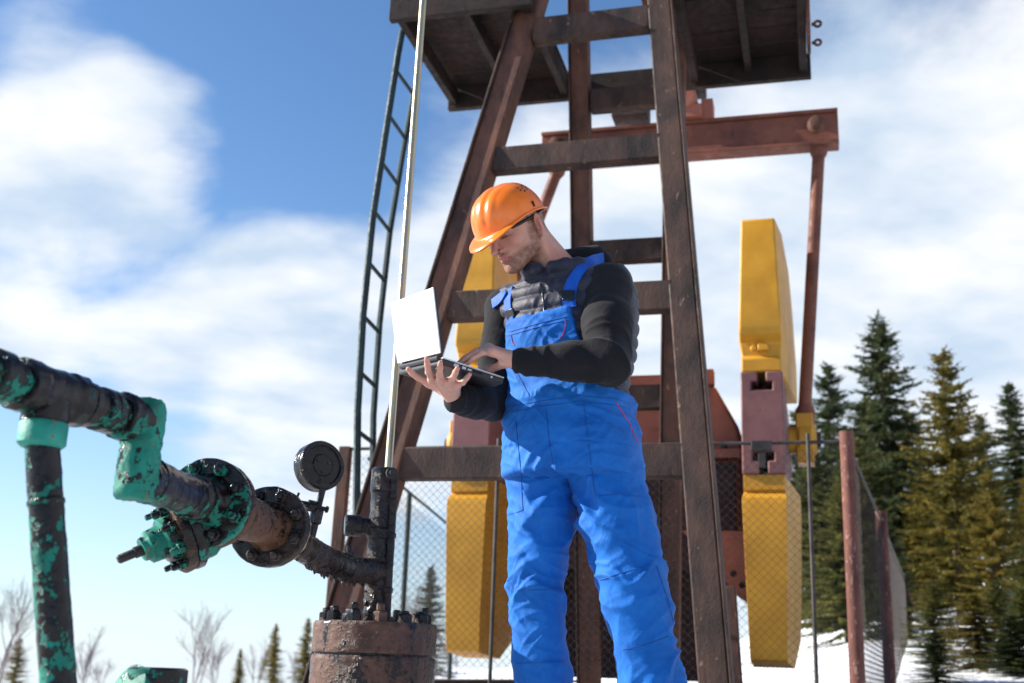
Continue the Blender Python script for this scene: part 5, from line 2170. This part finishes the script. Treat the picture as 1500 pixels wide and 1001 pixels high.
for px, py, ang in ((832, 434, 0.25), (751, 459, -0.1)):
    h_, nn = cast(bv_top, px, py)
    if h_ is None:
        continue
    up_ = unit(ZZ - nn * nn[2])
    sd2 = np.cross(up_, nn)
    m = MB()
    m.box(h_ + nn * 0.010, sd2 * 0.021, up_ * 0.014, nn * 0.004)
    m.box(h_ + nn * 0.012 - up_ * 0.017, sd2 * 0.016, up_ * 0.004, nn * 0.003)
    m.build('buckle', 'buckle_black', ov, 30, 0.002)


# ---- hard hat
def hard_hat():
    def H(x, y, z):
        ca, sa = math.cos(0.09), math.sin(0.09)
        x2, z2 = x * ca + (z - 0.03) * sa, -x * sa + (z - 0.03) * ca + 0.03
        return HO + HS * (hf * x2 + hl * y + hu * z2)
    rows, n = 26, 96
    zr = 0.036
    cx, rx, ry, rz = 0.015, 0.119, 0.104, 0.114
    V, Fq = [], []
    prof = []

    def dome(el_, az):
        ce, se = math.cos(el_), math.sin(el_)
        x, y = math.cos(az), math.sin(az)
        px_, py_, pz_ = rx * ce ** 0.82 * x, ry * ce ** 0.82 * y, rz * se
        # three raised ribs running front to back over the crown
        rib = 0.0
        for yc, wd, am in ((0.0, 0.017, 0.0055), (0.040, 0.010, 0.0035), (-0.040, 0.010, 0.0035)):
            rib += am / (1 + math.exp((abs(py_ - yc) - wd) / 0.0022))
        rib *= min(1.0, max(0.0, (pz_ - 0.018) / 0.03)) * (0.55 + 0.45 * max(-0.2, x))
        k = 1 + rib / 0.11
        arch = 0.024 * y * y * (1 - se) * (0.7 + 0.3 * x)
        return px_ * k + cx, py_ * k, pz_ * k + zr + arch
    for j in range(n):
        az = 2 * math.pi * j / n
        col_ = []
        c, s = math.cos(az), math.sin(az)
        vis = max(0.0, c) ** 2.4
        bx, by, bz = dome(0.0, az)
        # brim: wide visor in front, narrow gutter elsewhere
        ext = 0.008 + 0.044 * vis
        for t_ in (1.0, 0.97, 0.66, 0.33, 0.10):
            dz = -0.004 - 0.012 * vis * t_ * t_ - 0.005 * t_ + 0.010 * (abs(s) ** 2) * t_ * 0.2 - 0.006 * max(0, -c)
            col_.append((bx + c * ext * t_, by + s * ext * t_ * (0.6 if c > 0 else 1.0), bz + dz - (0.004 if t_ == 1.0 else 0.0)))
        for i in range(rows):
            el_ = (math.pi / 2) * (i / (rows - 1)) * 0.985
            col_.append(dome(el_, az))
        V += [H(*p) for p in col_]
    m_ = rows + 5
    for j in range(n):
        j2 = (j + 1) % n
        for i in range(m_ - 1):
            Fq.append((j * m_ + i, j2 * m_ + i, j2 * m_ + i + 1, j * m_ + i + 1))
    Fq.append(tuple(j * m_ + m_ - 1 for j in range(n)))
    m = MB()
    m.add(V, Fq)
    o = m.build('hard_hat', 'helmet_orange', worker, 50)
    md = o.modifiers.new('thick', 'SOLIDIFY')
    md.thickness = 0.003
    md.offset = -1
    # vent slots on his left side of the crown
    for (ea, aa, ln, rt) in ((0.66, 1.72, 0.009, 0.5), (0.70, 1.90, 0.005, 1.2), (0.79, 1.74, 0.006, -0.6), (0.79, 2.02, 0.010, 0.4), (0.60, 2.00, 0.005, 0.8), (0.69, 2.16, 0.010, 0.6), (0.57, 1.82, 0.010, 0.4)):
        p = A(H(*dome(ea, aa)))
        p1, p2 = A(H(*dome(ea + 0.02, aa))), A(H(*dome(ea, aa + 0.02)))
        e1, e2 = unit(p1 - p), unit(p2 - p)
        nn = unit(np.cross(e2, e1))
        if np.dot(nn, p - H(0, 0, 0.05)) < 0:
            nn = -nn
        d1 = math.cos(rt) * e2 + math.sin(rt) * e1
        mm = MB()
        mm.box(p, d1 * ln * 0.55, np.cross(nn, d1) * 0.0021, nn * 0.0009)
        mm.build('vent', 'slot_dark', o, 30)
    # slot for ear muffs above the ear
    p = A(H(*dome(0.10, 1.72)))
    mm = MB()
    mm.box(p + hl * 0.0012, hf * 0.004, hl * 0.0012, hu * 0.009)
    mm.build('clip_slot', 'slot_dark', o, 30)
    # suspension band showing under the rim at the back
    band_ = []
    for j in range(30):
        az = 2 * math.pi * j / 29
        band_.append(H(-0.002 + 0.099 * math.cos(az), 0.079 * math.sin(az), 0.028))
    mm = MB()
    mm.tube(band_, 0.005, 6)
    mm.build('head_band', 'buckle_black', o, 60)
    return o


hard_hat()

# ---- boots
for an, d in ((ANL, unit(tg + 0.35 * ts)), (ANR, unit(tg - 0.1 * ts))):
    g_ = SDF(an - A([0.25, 0.3, 0.14]), an + A([0.25, 0.25, 0.12]), 0.008)
    z = GZ
    a0 = A([an[0], an[1], z])
    g_.cone(a0 + ZZ * 0.16, a0 + ZZ * 0.07, 0.06, 0.05, 0.02)
    g_.cone(a0 + ZZ * 0.045 - d * 0.03, a0 + ZZ * 0.04 + d * 0.17, 0.043, 0.04, 0.03)
    g_.ball(a0 + d * 0.15 + ZZ * 0.045, (0.06, 0.05, 0.045), 0.03, 'add', [d, np.cross(ZZ, d), ZZ])
    v, q = g_.extract()
    v[:, 2] = np.maximum(v[:, 2], GZ + 0.002)
    link('boot', mesh_of('boot', v, q), 'boot_leather', worker, 180)

# ------------------------------------------------------------------ laptop
lap = thing('laptop', 'open laptop with white lid held up by the worker', 'laptop', LP(lw / 2, ld / 2, -0.02))


def slab(name, a0, a1, b0, b1, c0, c1, mat, parent, bev=0.003):
    m = MB()
    m.box(LP((a0 + a1) / 2, (b0 + b1) / 2, (c0 + c1) / 2), lx * (a1 - a0) / 2, ly * (b1 - b0) / 2, lz * (c1 - c0) / 2)
    return m.build(name, mat, parent, 30, bev)


base = slab('base', 0, lw, 0, ld, -0.022, -0.004, 'laptop_black', lap, 0.004)
slab('palm_rest', 0.001, lw - 0.001, 0.001, ld - 0.001, -0.0039, 0.0, 'laptop_white', base, 0.0015)
slab('keyboard', 0.02, lw - 0.02, 0.03, ld * 0.60, 0.0003, 0.0022, 'laptop_black', base, 0.001)
slab('touchpad', lw * 0.36, lw * 0.64, ld * 0.68, ld * 0.93, 0.0003, 0.0012, 'laptop_silver', base, 0.0005)
# ports along the near side
for b0, wd, hh_ in ((0.045, 0.016, 0.008), (0.070, 0.012, 0.007), (0.088, 0.012, 0.005), (0.115, 0.03, 0.006), (0.16, 0.006, 0.006)):
    m = MB()
    m.box(LP(-0.0006, b0, -0.012), ly * wd / 2, lz * hh_ / 2, lx * 0.001)
    pt = m.build('port', 'laptop_silver' if wd < 0.03 else 'slot_dark', base, 30)
m = MB()
m.tube([LP(-0.001, 0.035, -0.0045), LP(-0.001, ld - 0.006, -0.0045)], 0.0012, 6)
m.build('edge_trim', 'laptop_silver', base, 60)
for a0 in (lw * 0.2, lw * 0.8):
    m = MB()
    m.lathe(LP(a0, 0.03, -0.022), -lz, [(0, 0.008), (0.003, 0.0075)], 12)
    m.build('foot', 'slot_dark', base, 40)
m = MB()
m.box(LP(0.06, 0.018, -0.0225), lx * 0.016, ly * 0.003, lz * 0.0008)
m.build('sticker', 'laptop_white', base, 30)
# lid: hinged on the far side from the user, leaning back a little
ltop = P(628, 423, 3.165)
lv = ltop - LP(0, -0.004, 0.006)
lv = lv - lx * np.dot(lv, lx)
lh = np.linalg.norm(lv)
lv = unit(lv)
lnn = unit(np.cross(lx, lv))
if np.dot(lnn, ly) > 0:
    lnn = -lnn                                          # outward, away from the user


def lid_slab(name, a0, a1, b0, b1, c0, c1, mat, parent, bev):
    m = MB()
    o_ = LP(0, -0.004, 0.004)
    m.box(o_ + lx * (a0 + a1) / 2 + lv * (b0 + b1) / 2 + lnn * (c0 + c1) / 2, lx * (a1 - a0) / 2, lv * (b1 - b0) / 2, lnn * (c1 - c0) / 2)
    return m.build(name, mat, parent, 30, bev)


lid = lid_slab('lid', 0, lw, 0.006, lh, 0.001, 0.006, 'laptop_white', lap, 0.0035)
lid_slab('bezel', 0.001, lw - 0.001, 0.007, lh - 0.001, -0.004, 0.0009, 'laptop_black', lid, 0.001)
lid_slab('screen', 0.016, lw - 0.016, 0.022, lh - 0.014, -0.0046, -0.0042, 'eye_dark', lid, 0)
m = MB()
m.tube([LP(0.02, -0.004, -0.002), LP(lw - 0.02, -0.004, -0.002)], 0.0075, 12)
m.build('hinge', 'laptop_black', lap, 60)
